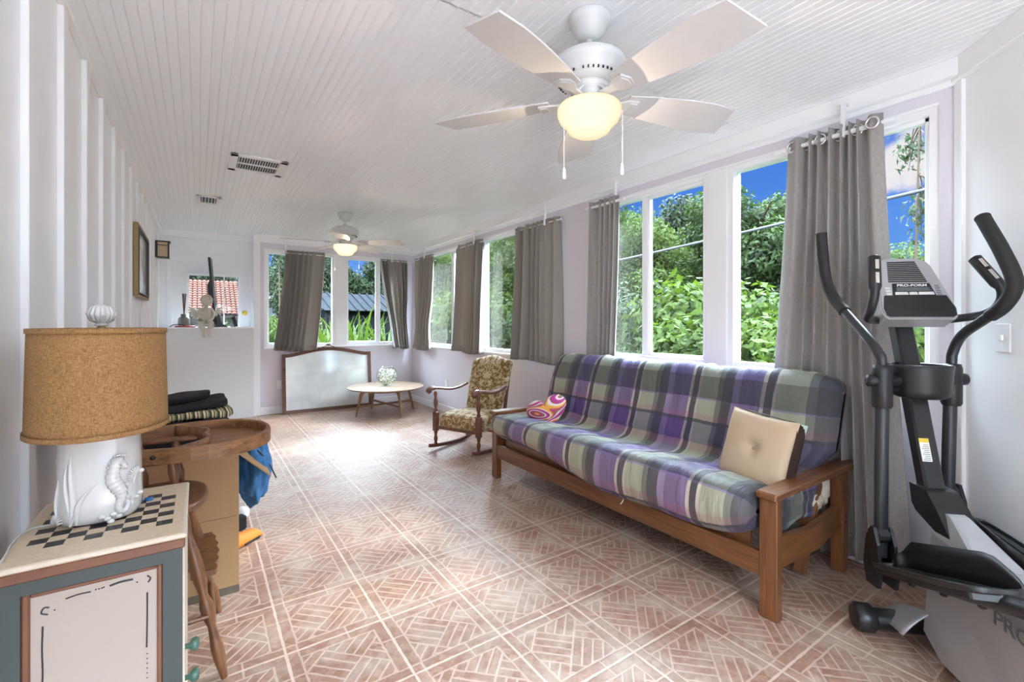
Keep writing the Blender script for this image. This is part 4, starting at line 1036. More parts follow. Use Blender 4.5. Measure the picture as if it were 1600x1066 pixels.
# pulse-grip handlebars
for k in (-1, 1):
    if k == -1: pts = catmull([(.03, -.08, 1.262), (.025, -.16, 1.268), (.0, -.235, 1.285), (-.045, -.265, 1.325), (-.06, -.262, 1.385), (-.03, -.235, 1.45), (.01, -.22, 1.515)], 6)
    else: pts = catmull([(.03, .08, 1.262), (.01, .14, 1.262), (-.045, .195, 1.272), (-.11, .215, 1.31), (-.135, .215, 1.37), (-.125, .21, 1.44), (-.11, .205, 1.515)], 6)
    mb = MB(); mb.tube(pts, .0165, 14); pb = obj('fixed_handlebar', mb, M_black, el)
    a, b = pts[-12], pts[-1]; mb = MB(); mb.tube([a, a.lerp(b, .1), b, b + (b - a).normalized() * .006], [.018, .0225, .0225, .014], 16); obj('grip_cap', mb, M_black, pb)
    d = (b - a).normalized(); side = Vector((-1, 0, 0)); side = (side - d * side.dot(d)).normalized(); mb = MB()
    for (s0, s1) in ((.14, .54), (.57, .93)):
        mb.bar(a.lerp(b, s0) + side * .012, a.lerp(b, s1) + side * .012, .022, .022, up=side, b=.006)
    obj('pulse_sensor', mb, plain('sensor_steel', (.62, .60, .57), .25, .8), pb)
# housing
hw = .088
poly = [(-.235, .10), (-.235, .44), (-.215, .55), (-.14, .60), (-.17, .55), (-.28, .47), (-.45, .51), (-.60, .58), (-.78, .60), (-.98, .52), (-1.10, .38), (-1.12, .22), (-1.04, .08), (-.60, .06), (-.30, .05)]
poly = [(-.205, .09), (-.195, .46), (-.205, .545), (-.25, .54), (-.34, .50), (-.44, .44), (-.80, .41), (-1.0, .36), (-1.10, .28), (-1.10, .18), (-1.0, .06), (-.62, .035), (-.30, .035)]
mb = MB(); mb.prism(poly, -hw, hw, Matrix.Rotation(R(90), 4, 'X')); mb.v = [(x, y * (1 if z < .40 else max(.35, 1 - (z - .40) * 6)), z) for x, y, z in mb.v]; ho = obj('flywheel_housing', mb, M_silver, el, bevel=.02)
mb = MB(); mb.prism([(-.06, .605), (-.075, .53), (-.10, .505), (-.27, .448), (-.29, .47), (-.215, .555), (-.16, .605)], -.054, .054, Matrix.Rotation(R(90), 4, 'X')); 
obj('upright_boot', mb, M_black, el, bevel=.012)
Mt = Matrix.Translation((-.69, hw + .0022, .342)) @ Matrix.Rotation(R(180), 4, 'Z') @ Matrix.Rotation(R(90), 4, 'X')
text('brand_lettering', 'PROFORM', .062, Mt, plain('logo_grey', (.10, .10, .105), .4), ho, sx=1.15, bold=.001)
# feet
mb = MB(); mb.tube([(-.10, .235, .055), (-.10, -.235, .055)], .040, 18); st = obj('front_stabilizer', mb, M_black, el)
for k in (-1, 1):
    mb = MB(); mb.tube([(-.10, k * .205, .055), (-.10, k * .215, .055), (-.10, k * .262, .055), (-.10, k * .272, .055)], [.046, .054, .054, .044], 20); mb.tube([(-.10, k * .270, .055), (-.10, k * .274, .055)], .016, 12); obj('end_cap', mb, M_black, st)
mb = MB()
for k in (-1, 1):
    mb.grid(lambda u, v: (-.05 - .17 * u, k * (.065 + .10 * v), .115 - .045 * v ** 2 + .05 * u * (1 - v) - .02 * (1 - u)), 8, 6)
obj('stabilizer_bracket', mb, M_silver, st, solid=.006)
mb = MB(); mb.tube([(-1.02, .24, .045), (-1.02, -.24, .045)], .035, 16); obj('rear_stabilizer', mb, M_black, el)
# pedals and their arms
for k in (1, -1):
    y = .165 * k
    z0, z1 = (.245, .525) if k == 1 else (.40, .26)
    x0 = -.075 if k == 1 else .07
    mb = MB(); mb.tube([(x0, y, z0), (x0 - .35, y, z0 + (z1 - z0) * .45), (x0 - .80, y, z1)], [.021, .023, .023], 14); pa = obj('pedal_arm', mb, M_dkgrey, el)
    # fork cover at the foot of the handle arm
    mb = MB()
    sec = [(.0, .0, .405, .022), (.0, .0, .37, .036), (.0, .0, .32, .046), (.0, .0, .26, .05), (.0, .0, .205, .045), (.0, .0, .185, .03)]
    for s_ in (-1, 1): mb.prism([(-.055, .19 if k == 1 else .34), (.03, .18 if k == 1 else .33), (.052, .25 if k == 1 else .40), (.035, .36 if k == 1 else .51), (.0, .42 if k == 1 else .57), (-.02, .42 if k == 1 else .57), (-.048, .36 if k == 1 else .51), (-.062, .26 if k == 1 else .41)], -(y + s_ * .030) - .006, -(y + s_ * .030) + .006, Matrix.Translation((x0 + .0, 0, 0)) @ Matrix.Rotation(R(90), 4, 'X'))
    mb.box(x0 - .04, x0 + .04, y - .034, y + .034, (.36 if k == 1 else .51), (.415 if k == 1 else .565), b=.018)
    mb.box(x0 + .025, x0 + .045, y - .034, y + .034, (.20 if k == 1 else .35), (.38 if k == 1 else .53), b=.008)
    obj('link_cover', mb, M_black, pa, bevel=.006)
    # footplate
    tx = math.atan2(z1 - z0, .80); Mp_ = Matrix.Translation((x0 - .07, y + .01 * k, z0 + .045)) @ Matrix.Rotation(tx + R(1), 4, 'Y')
    def shape(e=0.0):
        return [(-.0 - e, -.03 + e), (-.06, -.068 + e), (-.38, -.09 + e), (-.55 + e, -.07 + e), (-.57 + e, 0), (-.55 + e, .07 - e), (-.38, .09 - e), (-.06, .068 - e), (-.0 - e, .03 - e)]
    mb = MB(); mb.prism(shape(), -.022, .0, Mp_)
    ft = obj('footplate', mb, M_black, pa, bevel=.008)
    mb = MB()
    rim = catmull([(x, yy, 0) for x, yy in shape(.004)] + [(-.0, -.026, 0)], 5)
    m_ = len(rim)
    def hgt(p): 
        inner = -p.y * k > 0.0
        base = .018
        return base + (.085 * min(1, max(0, (-p.x + .02) / .07)) * min(1, max(0, (.57 + p.x) / .16)) if inner and abs(p.y) > .02 else 0)
    mb.grid(lambda u, v: (rim[round(u * (m_ - 1))].x, rim[round(u * (m_ - 1))].y * (1 + .10 * v), -.004 + hgt(rim[round(u * (m_ - 1))]) * v), m_ - 1, 3, Mp_)
    obj('foot_guard', mb, M_black, ft, solid=.006)
    mb = MB()
    for q in range(6): mb.bar(Mp_ @ Vector((-.05, (-.04 + .016 * q), .002)), Mp_ @ Vector((-.51, (-.058 + .023 * q), .002)), .006, .006)
    obj('tread_ribs', mb, M_dkgrey, ft)
    mb = MB()
    for q in (.25, .45, .65, .85): p = Vector((x0 - .80 * q, y, z0 + (z1 - z0) * q - .024)); mb.ball(p, .011, .011, .006, n=10)
    obj('bolt', mb, M_black, pa)

# ================================================================ PAINTED CABINET AND LAMP
M_sage = plain('dark_sage_paint', (.044, .056, .054), .5, nscale=30, nstr=.08, var=.08)
M_putty = plain('putty_paint', (.37, .305, .265), .55, nscale=5, var=.05, nstr=.03)
M_copper = plain('copper_brown_paint', (.155, .062, .032), .42, nscale=40, nstr=.15, var=.2)
M_ivory = plain('ivory_paint', (.66, .55, .40), .45, nscale=20, nstr=.08, var=.06)
M_edgew = plain('worn_cream_paint', (.62, .54, .44), .5, nscale=30, nstr=.2, var=.1)
def board_mat():
    g = G('checkerboard_top'); v, x, y, z = g.xyz(); sq = .0327
    cx = g.ma('DIVIDE', g.ma('ADD', x, .131), sq); cy = g.ma('DIVIDE', g.ma('ADD', y, .131), sq)
    par = g.ma('GREATER_THAN', g.ma('MODULO', g.ma('ADD', g.ma('ADD', g.ma('FLOOR', cx), g.ma('FLOOR', cy)), 20.0), 2.0), .5)
    ins = g.ma('MULTIPLY', g.ma('LESS_THAN', g.ma('ABSOLUTE', x), .1308), g.ma('LESS_THAN', g.ma('ABSOLUTE', y), .1308))
    n = g.noise(v, 90, 3)
    iv = g.mix(g.ramp(n, [(.4, 0.0), (.7, .5)]), (.58, .47, .33), (.47, .35, .225))
    c = g.mix(g.ma('MULTIPLY', par, ins), iv, (.018, .020, .022))
    return g.bsdf(c, .4)
CX0, CX1, CY0, CY1, CT = -.343, -.022, 1.325, 1.755, .757
cb = thing('side_cabinet', ((CX0 + CX1) / 2, (CY0 + CY1) / 2, 0), 0, 'small painted cabinet with sage green frame and checkerboard top under the burlap lamp', 'cabinet')
bx_, by_ = (CX0 + CX1) / 2, (CY0 + CY1) / 2
hx, hy = (CX1 - CX0) / 2, (CY1 - CY0) / 2
mb = MB()
for sx_ in (-1, 1): mb.box(sx_ * (hx - .008), sx_ * (hx - .045), -hy + .008, -hy + .03, .02, CT - .022)
mb.box(-hx + .045, hx - .045, -hy + .008, -hy + .03, .02, .12); mb.box(-hx + .045, hx - .045, -hy + .008, -hy + .03, CT - .062, CT - .022)
mb.box(-hx + .01, hx - .012, -hy + .031, hy - .01, .04, CT - .034); bd = obj('cabinet_body', mb, M_sage, cb)
mb = MB(); mb.box(-hx + .058, hx - .056, -hy + .018, -hy + .0305, .13, CT - .072); sp_ = obj('side_panel', mb, M_putty, bd)
mb = MB()
for a, b, c, d in ((-hx + .045, -hx + .058, .12, CT - .062), (hx - .056, hx - .045, .12, CT - .062), (-hx + .058, hx - .056, .12, .13), (-hx + .058, hx - .056, CT - .072, CT - .062)): mb.box(a, b, -hy + .011, -hy + .03, c, d, b=.003)
obj('panel_bead', mb, M_copper, bd)
mb = MB(); yy = -hy + .0175
def stroke(pts, r=.0016): mb.tube(catmull([(x, yy, z) for x, z in pts], 4), r, 6)
xl, xr, zt = -hx + .076, hx - .074, CT - .088
stroke([(xl, zt - .05), (xl - .001, zt - .10), (xl, zt - .15), (xl - .002, zt - .19)]); stroke([(xr, zt - .035), (xr, zt - .09), (xr - .001, zt - .16)])
stroke([(xl + .035, zt - .004), (xl + .055, zt - .001), (xl + .075, zt - .002)]); stroke([(xr - .065, zt + .001), (xr - .045, zt + .004), (xr - .025, zt + .003)], .0024)
for i in range(8): mb.ball((xl - .001, yy, zt - .205 - .011 * i), .0016, .0008, .0016, n=8)
for i in range(6): mb.ball((xr, yy, zt - .175 - .011 * i), .0015, .0008, .0015, n=8)
for x, z in ((xl + .088, 0), (xl + .096, .001), (xr - .078, 0), (xr - .088, 0), (xl + .018, -.022), (xr - .018, -.006)): mb.ball((x, yy, zt + z), .0017, .0008, .0017, n=8)
stroke([(xl + .008, zt - .028), (xl - .002, zt - .022), (xl + .002, zt - .012), (xl + .010, zt - .014)]); stroke([(xr + .002, zt - .012), (xr + .006, zt - .004), (xr + .0, zt + .004)])
obj('painted_border', mb, M_black, sp_)
mb = MB(); 
for a in (0, 1):
    z0_, z1_ = CT - .034, CT - .011; e_ = .003
    if a == 0: mb.box(-hx + e_, hx - e_, -hy + e_, hy - e_, z0_, z1_, b=.003)
obj('top_moulding', mb, M_copper, cb)
mb = MB(); mb.box(-hx, hx, -hy, hy, CT - .011, CT - .0, b=.004); tp = obj('top_edge', mb, M_edgew, cb)
mb = MB(); mb.box(-hx + .008, hx - .008, -hy + .008, hy - .008, -.0005, .0012); tp2 = obj('checkerboard', mb, board_mat(), cb); tp2.location = (0, 0, CT)
mb = MB(); mb.box(hx - .012, hx - .004, -hy + .02, hy - .02, .06, CT - .03, b=.002); dr_ = obj('door', mb, M_edgew, cb)
for z, y in ((.475, -hy + .03), (.40, -hy + .03)):
    mb = MB(); mb.lathe([(.006, 0), (.006, .008), (.014, .014), (.016, .022), (.011, .028), (0, .03)], n=16, M=Matrix.Translation((hx - .004, y, z)) @ Matrix.Rotation(R(90), 4, 'Y')); obj('knob', mb, plain('green_knob', (.05, .11, .08), .35), dr_)

lx, ly = -.205, 1.575
lp = thing('table_lamp', (lx, ly, CT), 0, 'white ceramic seahorse table lamp with an oval burlap shade on the checkerboard cabinet', 'lamp')
def se_(c, p): return math.copysign(abs(c) ** p, c)
def oval(r, z, n=56, ax=.083, ay=.088, p=.78): return [(ax * r * se_(math.cos(2 * PI * i / n), p), ay * r * se_(math.sin(2 * PI * i / n), p), z) for i in range(n)]
mb = MB(); lv = [(0.0, .003), (.80, .003), (.93, .008), (1.0, .022), (1.01, .05), (.985, .12), (.97, .20), (.97, .252), (.93, .262), (.5, .266), (.2, .27)]
vs = []; 
for r_, z in lv: vs += oval(max(r_, .001), z)
n = 56; fs = []
for i in range(len(lv) - 1):
    for j in range(n): fs.append((i * n + j, i * n + (j + 1) % n, (i + 1) * n + (j + 1) % n, (i + 1) * n + j))
mb.add(vs, fs, None, True); mb.tube([(0, 0, .26), (0, 0, .50)], .006, 10); base_ = obj('lamp_base', mb, M_ceramic, lp)
# sea relief wrapped on the base : (angle, height) -> surface
def sp(a, z, out=.0):
    c, s_ = math.cos(a), math.sin(a); p = Vector((.083 * se_(c, .78), .088 * se_(s_, .78), z)); nrm = Vector((c, s_, 0)); return p + nrm * out
A_ = R(-90)
mb = MB()
Sh = [(.33, .138), (.25, .135), (.18, .148), (.12, .150), (.08, .134), (.065, .112), (.11, .094), (.18, .077), (.19, .058), (.15, .041), (.18, .028), (.26, .028), (.31, .042), (.27, .052), (.235, .045)]
pts = catmull([sp(A_ + R(90) * (a + .12), z, .004) for a, z in Sh], 5); m_ = len(pts)
rad = []
for i in range(m_):
    s_ = i / (m_ - 1); r_ = .0045 + .011 * math.exp(-((s_ - .42) / .20) ** 2) + .006 * math.exp(-((s_ - .19) / .07) ** 2); 
    if s_ < .12: r_ = .004 + .004 * s_ / .12
    if s_ > .6: r_ = max(.0035, .009 - .014 * (s_ - .6))
    rad.append(r_ * (1 + .10 * math.sin(i * 2.2)))
mb.tube(pts, rad, 10); 
for k in range(10): q = pts[int(m_ * (.20 + .035 * k))]; mb.ball(q + Vector((-.012, -.002, .002)), .003, .003, .0035, n=8)
for k in range(5): q = pts[int(m_ * .20)] + Vector((-.006 + .005 * k, 0, .016 - .0008 * (k - 2) ** 2)); mb.ball(q, .0035, n=8)
obj('seahorse_relief', mb, M_ceramic, base_)
mb = MB()
def weed(a0, z0, L, lean, w=.006, seed=0):
    w *= 1.35
    mb = MB(); P_ = [sp(A_ + R(90) * (a0 + lean * t_ + .04 * math.sin(5 * t_ + seed)), z0 + L * t_, .001) for t_ in [i / 14 for i in range(15)]]; mb.tube(P_, [w * math.sin(PI * (.12 + .86 * i / 14)) for i in range(15)], 8, flat=.6); obj('seaweed_relief', mb, M_ceramic, base_)
weed(-.30, .01, .165, .05, .007, 0); weed(-.33, .01, .15, -.02, .006, 1); weed(-.24, .012, .09, .22, .006, 2); weed(-.62, .02, .10, .0, .004, 3); weed(-.27, .01, .06, .1, .005, 5); weed(.62, .08, .05, .0, .003, 4)
def shell(a, z, s_, rot=0):
    mb = MB()
    c = sp(A_ + R(90) * a, z, .001); N_ = Vector((math.cos(A_ + R(90) * a), math.sin(A_ + R(90) * a), 0)); T_ = Vector((-N_.y, N_.x, 0))
    for k in range(9):
        th = rot + R(-70 + 17.5 * k) + R(90); d = T_ * math.cos(th) + Vector((0, 0, 1)) * math.sin(th); mb.tube([c, c + d * s_ * .6 + N_ * .004, c + d * s_ + N_ * .001], [.001, s_ * .13, s_ * .07], 7)
    obj('shell_relief', mb, M_ceramic, base_)
shell(.60, .105, .022, R(40)); shell(-.62, .012, .024, 0); shell(.55, .045, .014, R(80)); shell(.40, .085, .010, 0)
for a, z in ((.05, .022), (.12, .016), (.2, .024), (.28, .018), (.16, .008), (.75, .055), (.62, .05), (.8, .11)): mb = MB(); mb.ball(sp(A_ + R(90) * a, z, .002), .008, .006, .006, n=10); obj('pebble_relief', mb, M_ceramic, base_)
mb = MB()
def shade(u, v, off=0):
    a = 2 * PI * u; k = 1.0 - .04 * v; z = .225 + .255 * v
    return ((.137 * k + off) * math.cos(a), (.185 * k + off) * math.sin(a), z)
mb.grid(lambda u, v: shade(u, v), 72, 8, cu=True); sh = obj('lamp_shade', mb, M_burlap, lp, solid=.002)
mb = MB()
for z in (.0, .955):
    mb = MB(); mb.grid(lambda u, v: shade(u, z + .045 * v, .0025), 72, 1, cu=True); obj('shade_trim', mb, M_burlap, sh, solid=.003)
mb = MB(); 
for a in (0, 60, 120): c, s_ = math.cos(R(a)), math.sin(R(a)); mb.tube([(-.13 * c, -.175 * s_, .474), (.13 * c, .175 * s_, .474)], .0018, 6)
mb.lathe([(.012, .470), (.014, .478), (.008, .484), (.006, .492), (.0, .494)], n=14); obj('shade_frame', mb, M_gold, lp)
mb = MB()
for k in range(14):
    a = 2 * PI * k / 14; c, s_ = math.cos(a), math.sin(a)
    mb.tube([(.004 * c, .004 * s_, .492), (.020 * c, .020 * s_, .502), (.0245 * c, .0245 * s_, .516), (.018 * c, .018 * s_, .532), (.003 * c, .003 * s_, .539)], [.003, .0055, .0065, .0055, .002], 6)
mb.ball((0, 0, .516), .020, n=16); mb.lathe([(0, .484), (.013, .486), (.014, .490), (.008, .495), (0, .496)], n=16); obj('finial', mb, M_ceramic, lp)
mb = MB(); mb.tube(catmull([(-.075, -.03, .006), (-.12, -.05, .012), (-.135, -.10, .006), (-.128, -.20, .004), (-.145, -.24, -.03), (-.17, -.24, -.18)], 8), .0022, 6); obj('power_cord', mb, plain('clear_cord', (.45, .45, .42), .4), lp)
mb = MB(); mb.lathe([(0, 0), (.010, 0), (.010, .006), (0, .006)], n=16); obj('game_piece', mb, plain('blue_plastic', (.02, .14, .42), .4), base=None, label='small blue game piece on the checkerboard behind the lamp', cat='game piece').location = (-.113, 1.63, CT + .001)

# ================================================================ HIGH CHAIR
hc = thing('high_chair', (-.12, 2.16, 0), 0, 'turned wooden high chair with an oval tray between the cabinet and the cardboard box', 'high chair')
ox, oy = -.12, 2.16
def leg(p, q, prof, n=14):
    mb = MB(); turned(mb, (p[0] - ox, p[1] - oy, p[2]), (q[0] - ox, q[1] - oy, q[2]), prof, n); return mb
LP = [.011, .015, .019, .020, .015, .012, .021, .022, .013, .018, .022, .022, .019, .014, .012, .017, .016]
for (a, b) in (((.078, 1.918, 0), (-.045, 2.02, .575)), ((.075, 2.365, 0), (-.045, 2.26, .575)), ((-.33, 1.90, 0), (-.22, 2.02, .575)), ((-.33, 2.39, 0), (-.22, 2.27, .575))): obj('leg', leg(a, b, LP), M_chair, hc)
mb = MB()
mb.tube([(.045 - ox, 1.945 - oy, .155), (.045 - ox, 2.14 - oy, .155), (.045 - ox, 2.34 - oy, .155)], [.009, .013, .009], 10); mb.tube([(.02 - ox, 1.965 - oy, .26), (.02 - ox, 2.32 - oy, .26)], .010, 10)
for y in (1.94, 2.35): mb.tube([(.03 - ox, y - oy, .22), (-.14 - ox, y - .005 - oy, .22), (-.30 - ox, y - oy, .22)], [.008, .012, .008], 10)
obj('stretcher', mb, M_chair, hc)
mb = MB()
pts = []
N_ = 24
for i in range(N_ + 1): t_ = i / N_; pts.append((.052 + .014 * math.sin(t_ * PI) + .004 * math.sin(t_ * 2 * PI * 5), 1.975 + .36 * t_))
poly = [(-.022, 1.975)] + pts + [(-.022, 2.335)]
mb.prism([(x - ox, y - oy) for x, y in poly], .345, .365); obj('footrest', mb, M_chair, hc, bevel=.004)
mb = MB(); n = 48
sect = [(.2, .572), (.86, .574), (.97, .582), (1.0, .594), (.985, .606), (.93, .612), (.6, .606), (.0, .604)]
vs = []; fs = []
for r_, z in sect: vs += [(-.14 - ox + .175 * max(r_, .001) * se_(math.cos(2 * PI * i / n), .75), 2.14 - oy + .185 * max(r_, .001) * se_(math.sin(2 * PI * i / n), .75), z) for i in range(n)]
for i in range(len(sect) - 1):
    for j in range(n): fs.append((i * n + j, i * n + (j + 1) % n, (i + 1) * n + (j + 1) % n, (i + 1) * n + j))
mb.add(vs, fs, None, True); mb.add(vs[:n], [tuple(range(n))[::-1]]); obj('seat', mb, M_chair, hc)
for y in (1.985, 2.30):
    for x in (-.055, -.17):
        mb = MB(); turned(mb, (x - ox, y - oy, .605), (x - .02 - ox, y - oy, .775), [.010, .013, .016, .012, .009, .014, .017, .015, .010]); obj('arm_spindle', mb, M_chair, hc)
mb = MB()
for y in (1.97, 2.315): mb.box(-.34 - ox, .0 - ox, y - .018 - oy, y + .018 - oy, .770, .788, b=.006)
obj('armrest', mb, M_chair, hc)
mb = MB()
for y in (2.0, 2.06, 2.14, 2.22, 2.28): turned(mb, (-.29 - ox, y - oy, .605), (-.36 - ox, y - oy, .90), [.010, .012, .014, .010, .009, .013, .012, .009])
mb.bar((-.365 - ox, 1.96 - oy, .92), (-.365 - ox, 2.32 - oy, .92), .02, .08, b=.006); obj('chair_back', mb, M_chair, hc)
# tray : D-shaped floor with a raised rim, tapering into two side arms
ty = 2.17; tw = .245
def tray_out(n=30, k=0.0):
    pts = []
    for i in range(n + 1):
        a = -PI / 2 + PI * i / n; pts.append((.03 + (.22 - k) * se_(math.cos(a), .92), ty + (tw - k) * math.sin(a)))
    return pts
o_ = tray_out(); i_ = tray_out(k=.018)
side = [(-.02, -tw + .002), (-.08, -tw + .012), (-.15, -tw + .035), (-.24, -tw + .045), (-.33, -tw + .047)]
so = [(x, ty + d) for x, d in side]; si = [(x, ty + d + .018) for x, d in side]
outl = [p for p in so[::-1]] + o_ + [(x, 2 * ty - y) for x, y in so]
innl = [p for p in si[::-1]] + i_ + [(x, 2 * ty - y) for x, y in si]
z0_, z1_ = .775, .826
mb = MB(); n = len(outl); v = []
for P_, z in ((outl, z0_), (outl, z1_ - .004), ([((a[0] * .8 + b[0] * .2), (a[1] * .8 + b[1] * .2)) for a, b in zip(outl, innl)], z1_), ([((a[0] * .2 + b[0] * .8), (a[1] * .2 + b[1] * .8)) for a, b in zip(outl, innl)], z1_), (innl, z1_ - .004), (innl, z0_)): v += [(x - ox, y - oy, z) for x, y in P_]
f = []
for r_ in range(6):
    for j in range(n - 1): f.append((r_ * n + j, r_ * n + j + 1, ((r_ + 1) % 6) * n + j + 1, ((r_ + 1) % 6) * n + j))
f += [tuple(r_ * n for r_ in range(6))[::-1], tuple(r_ * n + n - 1 for r_ in range(6))]
mb.add(v, f); tr_ = obj('tray_rim', mb, M_tray, hc)
dv = catmull([(-.075, ty - tw + .03, 0), (-.05, ty - tw + .06, 0), (.02, ty - .11, 0), (.035, ty - .05, 0), (.022, ty, 0), (.035, ty + .05, 0), (.02, ty + .11, 0), (-.05, ty + tw - .06, 0), (-.075, ty + tw - .03, 0)], 5)
fl = [(p.x, p.y) for p in dv] + [(x, y) for x, y in i_[::-1]]
mb = MB(); mb.prism([(x - ox, y - oy) for x, y in fl][::-1], z0_ + .004, z0_ + .014); obj('tray_floor', mb, M_tray, hc)
mb = MB(); m_ = len(dv)
mb.grid(lambda u, v: (dv[round(u * (m_ - 1))].x - ox, dv[round(u * (m_ - 1))].y - oy, z0_ + (.046) * v), m_ - 1, 2); obj('tray_divider', mb, M_tray, hc, solid=.012)
mb = MB(); mb.ball((-.125 - ox, ty - tw + .022 - oy, .80), .008, .004, .008, n=10); obj('peg', mb, M_black, hc)

# ================================================================ BOX, BAG, CLOTHS BEHIND THE HIGH CHAIR
bx0, bx1, by0, by1, bz = -.36, .158, 2.495, 3.02, .645
bxx = thing('cardboard_box', ((bx0 + bx1) / 2, (by0 + by1) / 2, 0), 0, 'tall open brown cardboard box behind the wooden high chair', 'box')
cxb, cyb = (bx0 + bx1) / 2, (by0 + by1) / 2
mb = MB(); w_ = .006
mb.box(bx0 - cxb, bx1 - cxb, by0 - cyb, by0 + w_ - cyb, .0, bz); mb.box(bx0 - cxb, bx1 - cxb, by1 - w_ - cyb, by1 - cyb, .0, bz)
mb.box(bx0 - cxb, bx0 + w_ - cxb, by0 + w_ - cyb, by1 - w_ - cyb, .0, bz); mb.box(bx1 - w_ - cxb, bx1 - cxb, by0 + w_ - cyb, by1 - w_ - cyb, .0, bz); mb.box(bx0 + w_ - cxb, bx1 - w_ - cxb, by0 + w_ - cyb, by1 - w_ - cyb, .0, .01)
bo_ = obj('box_wall', mb, M_card, bxx)
mb = MB(); mb.box(bx0 - .002 - cxb, bx1 + .0015 - cxb, by0 - .0015 - cyb, by0 - cyb, .0, .035); obj('bottom_band', mb, plain('dark_cardboard', (.13, .11, .08), .85, nscale=20, var=.3), bo_)  # darker strip along the bottom of the front face
mb = MB(); mb.box(-.12 - cxb, bx1 - .012 - cxb, by0 - .002 - cyb, by0 - cyb, .355, .358); obj('fold_seam', mb, plain('seam_brown', (.26, .15, .07), .8), bo_)
mb = MB(); M_ = Matrix.Translation((bx1 - .002 - cxb, by0 + .01 - cyb, bz - .005)) @ Matrix.Rotation(R(44), 4, 'Y'); mb.box(0, .19, 0, .36, -.002, .003, M_)
obj('flap', mb, M_card, bxx)
# blue cloth bag spilling over the box side
t = thing('canvas_bag', (.25, 2.80, 0), 0, 'crumpled blue canvas bag hanging beside the cardboard box', 'bag')
mb = MB(); blob(mb, (-.01, .0, .475), (.078, .16, .165), 2, 30, .28, 2.4); obj('bag_body', mb, M_denim, t)
mb = MB(); mb.tube(catmull([(-.06, -.10, .63), (.0, -.12, .60), (.05, -.13, .53), (.085, -.14, .45)], 6), .004, 6); obj('strap', mb, M_black, t)
sk = thing('work_shoe', (.20, 3.02, 0), R(-50), 'orange shoe with black trim on the tiles beside the cardboard box', 'shoe')
mb = MB()
mb.grid(lambda u, v: ((.042 - .012 * (abs(2 * u - 1) ** 2)) * se_(math.cos(PI * v), .8), -.13 + .26 * u, .004 + (.05 + .035 * (1 - u) ** 2) * math.sin(PI * v) ** .7 * (1 - (2 * u - 1) ** 8)), 20, 14); obj('shoe_upper', mb, plain('orange_suede', (.60, .20, .02), .7), sk, solid=.003)
mb = MB(); mb.prism([(-.03, -.135), (.03, -.135), (.045, 0), (.042, .09), (.02, .135), (-.02, .135), (-.042, .09), (-.045, 0)], 0, .014); obj('sole', mb, M_black, sk, bevel=.003)
mb = MB(); mb.tube(catmull([(-.042, -.08, .05), (-.02, -.125, .075), (.02, -.125, .075), (.042, -.08, .05)], 5), .006, 8); mb.box(-.02, .02, -.09, -.03, .075, .083, b=.003); obj('trim_strap', mb, M_black, sk)
mb = MB(); mb.box(-.035, .035, -.03, .03, 0, .085, b=.01); o = obj('black_pouch', mb, M_blackcloth, None, 'small black pouch standing between the orange shoe and the cardboard box', 'pouch'); o.location = (.205, 3.235, 0); o.rotation_euler = (0, 0, .4)
mb = MB(); mb.ball((0, 0, .04), .04, n=20); o = obj('ball', mb, M_trim, None, 'small white ball on the floor under the blue bag', 'ball'); o.location = (.235, 3.40, 0)
# folded cloths heaped on the box
def folded(loc, w, d, h, rz, m, label, name='folded_blanket', cat='blanket', tilt=0, wave=.01, seed=0):
    mb = MB()
    def f(u, v):
        a = 2 * PI * v; c, s_ = math.cos(a), math.sin(a); x = (2 * u - 1) * w / 2
        e_ = 1 - abs(2 * u - 1) ** 10 * .25
        y = se_(c, .35) * d / 2 * e_; z = h / 2 + se_(s_, .5) * h / 2 * e_ + wave * noise.noise(Vector((x * 9 + seed, c * 3, s_ * 2)))
        return (x, y, z)
    mb.grid(f, 36, 28, cv=True); mb.add([(-w / 2, 0, h / 2)], [])
    o = obj(name, mb, m, None, label, cat, 'cloths heaped on the cardboard box', solid=.004); o.location = loc; o.rotation_euler = (0, tilt, rz); return o
folded((-.10, 2.76, .648), .44, .36, .14, .1, M_blackcloth, 'thick black folded blanket, lowest of the cloths on the box', wave=.03, seed=1)
folded((-.04, 2.79, .792), .34, .30, .030, .15, M_stripe, 'gold and green striped folded cloth lying on the lowest black blanket', name='striped_cloth', cat='cloth', wave=.015, seed=2)
folded((-.06, 2.82, .825), .36, .26, .032, .05, M_blackcloth, 'black folded cloth in the middle of the heap, over the striped cloth', name='folded_cloth', cat='cloth', tilt=R(-5), wave=.012, seed=3)
folded((-.12, 2.84, .858), .34, .20, .028, -.05, M_blackcloth, 'narrow black folded cloth, topmost of the heap on the box', name='folded_cloth', cat='cloth', tilt=R(-6), wave=.01, seed=4)

# ================================================================ THINGS ON THE PARTITION AND WALLS
ZP = 1.198
t = thing('television', (.20, 7.16, ZP), 0, 'slim black television seen nearly edge-on at the white door window', 'television')
mb = MB(); Mtv = Matrix.Rotation(R(-4.6), 4, 'Y') @ Matrix.Rotation(R(-8), 4, 'Z'); mb.box(-.012, .012, -.10, .10, .03, .90, Mtv, b=.004); obj('screen_body', mb, M_black, t)
mb = MB(); mb.prism([(-.02, .30), (-.055, .40), (-.05, .55), (-.015, .62), (-.008, .3)], -.06, .06, Mtv @ Matrix.Rotation(R(90), 4, 'X')); mb.prism([(-.03, 0), (.13, 0), (.06, .05), (.03, .16), (.015, .22), (-.012, .22), (-.012, .05)], -.07, .07, Matrix.Rotation(R(90), 4, 'X')); obj('stand', mb, M_black, t, bevel=.006)
t = thing('picture_frame', (.40, 7.15, ZP), 0, 'small black photo frame leaning beside the television on the partition', 'photo frame')
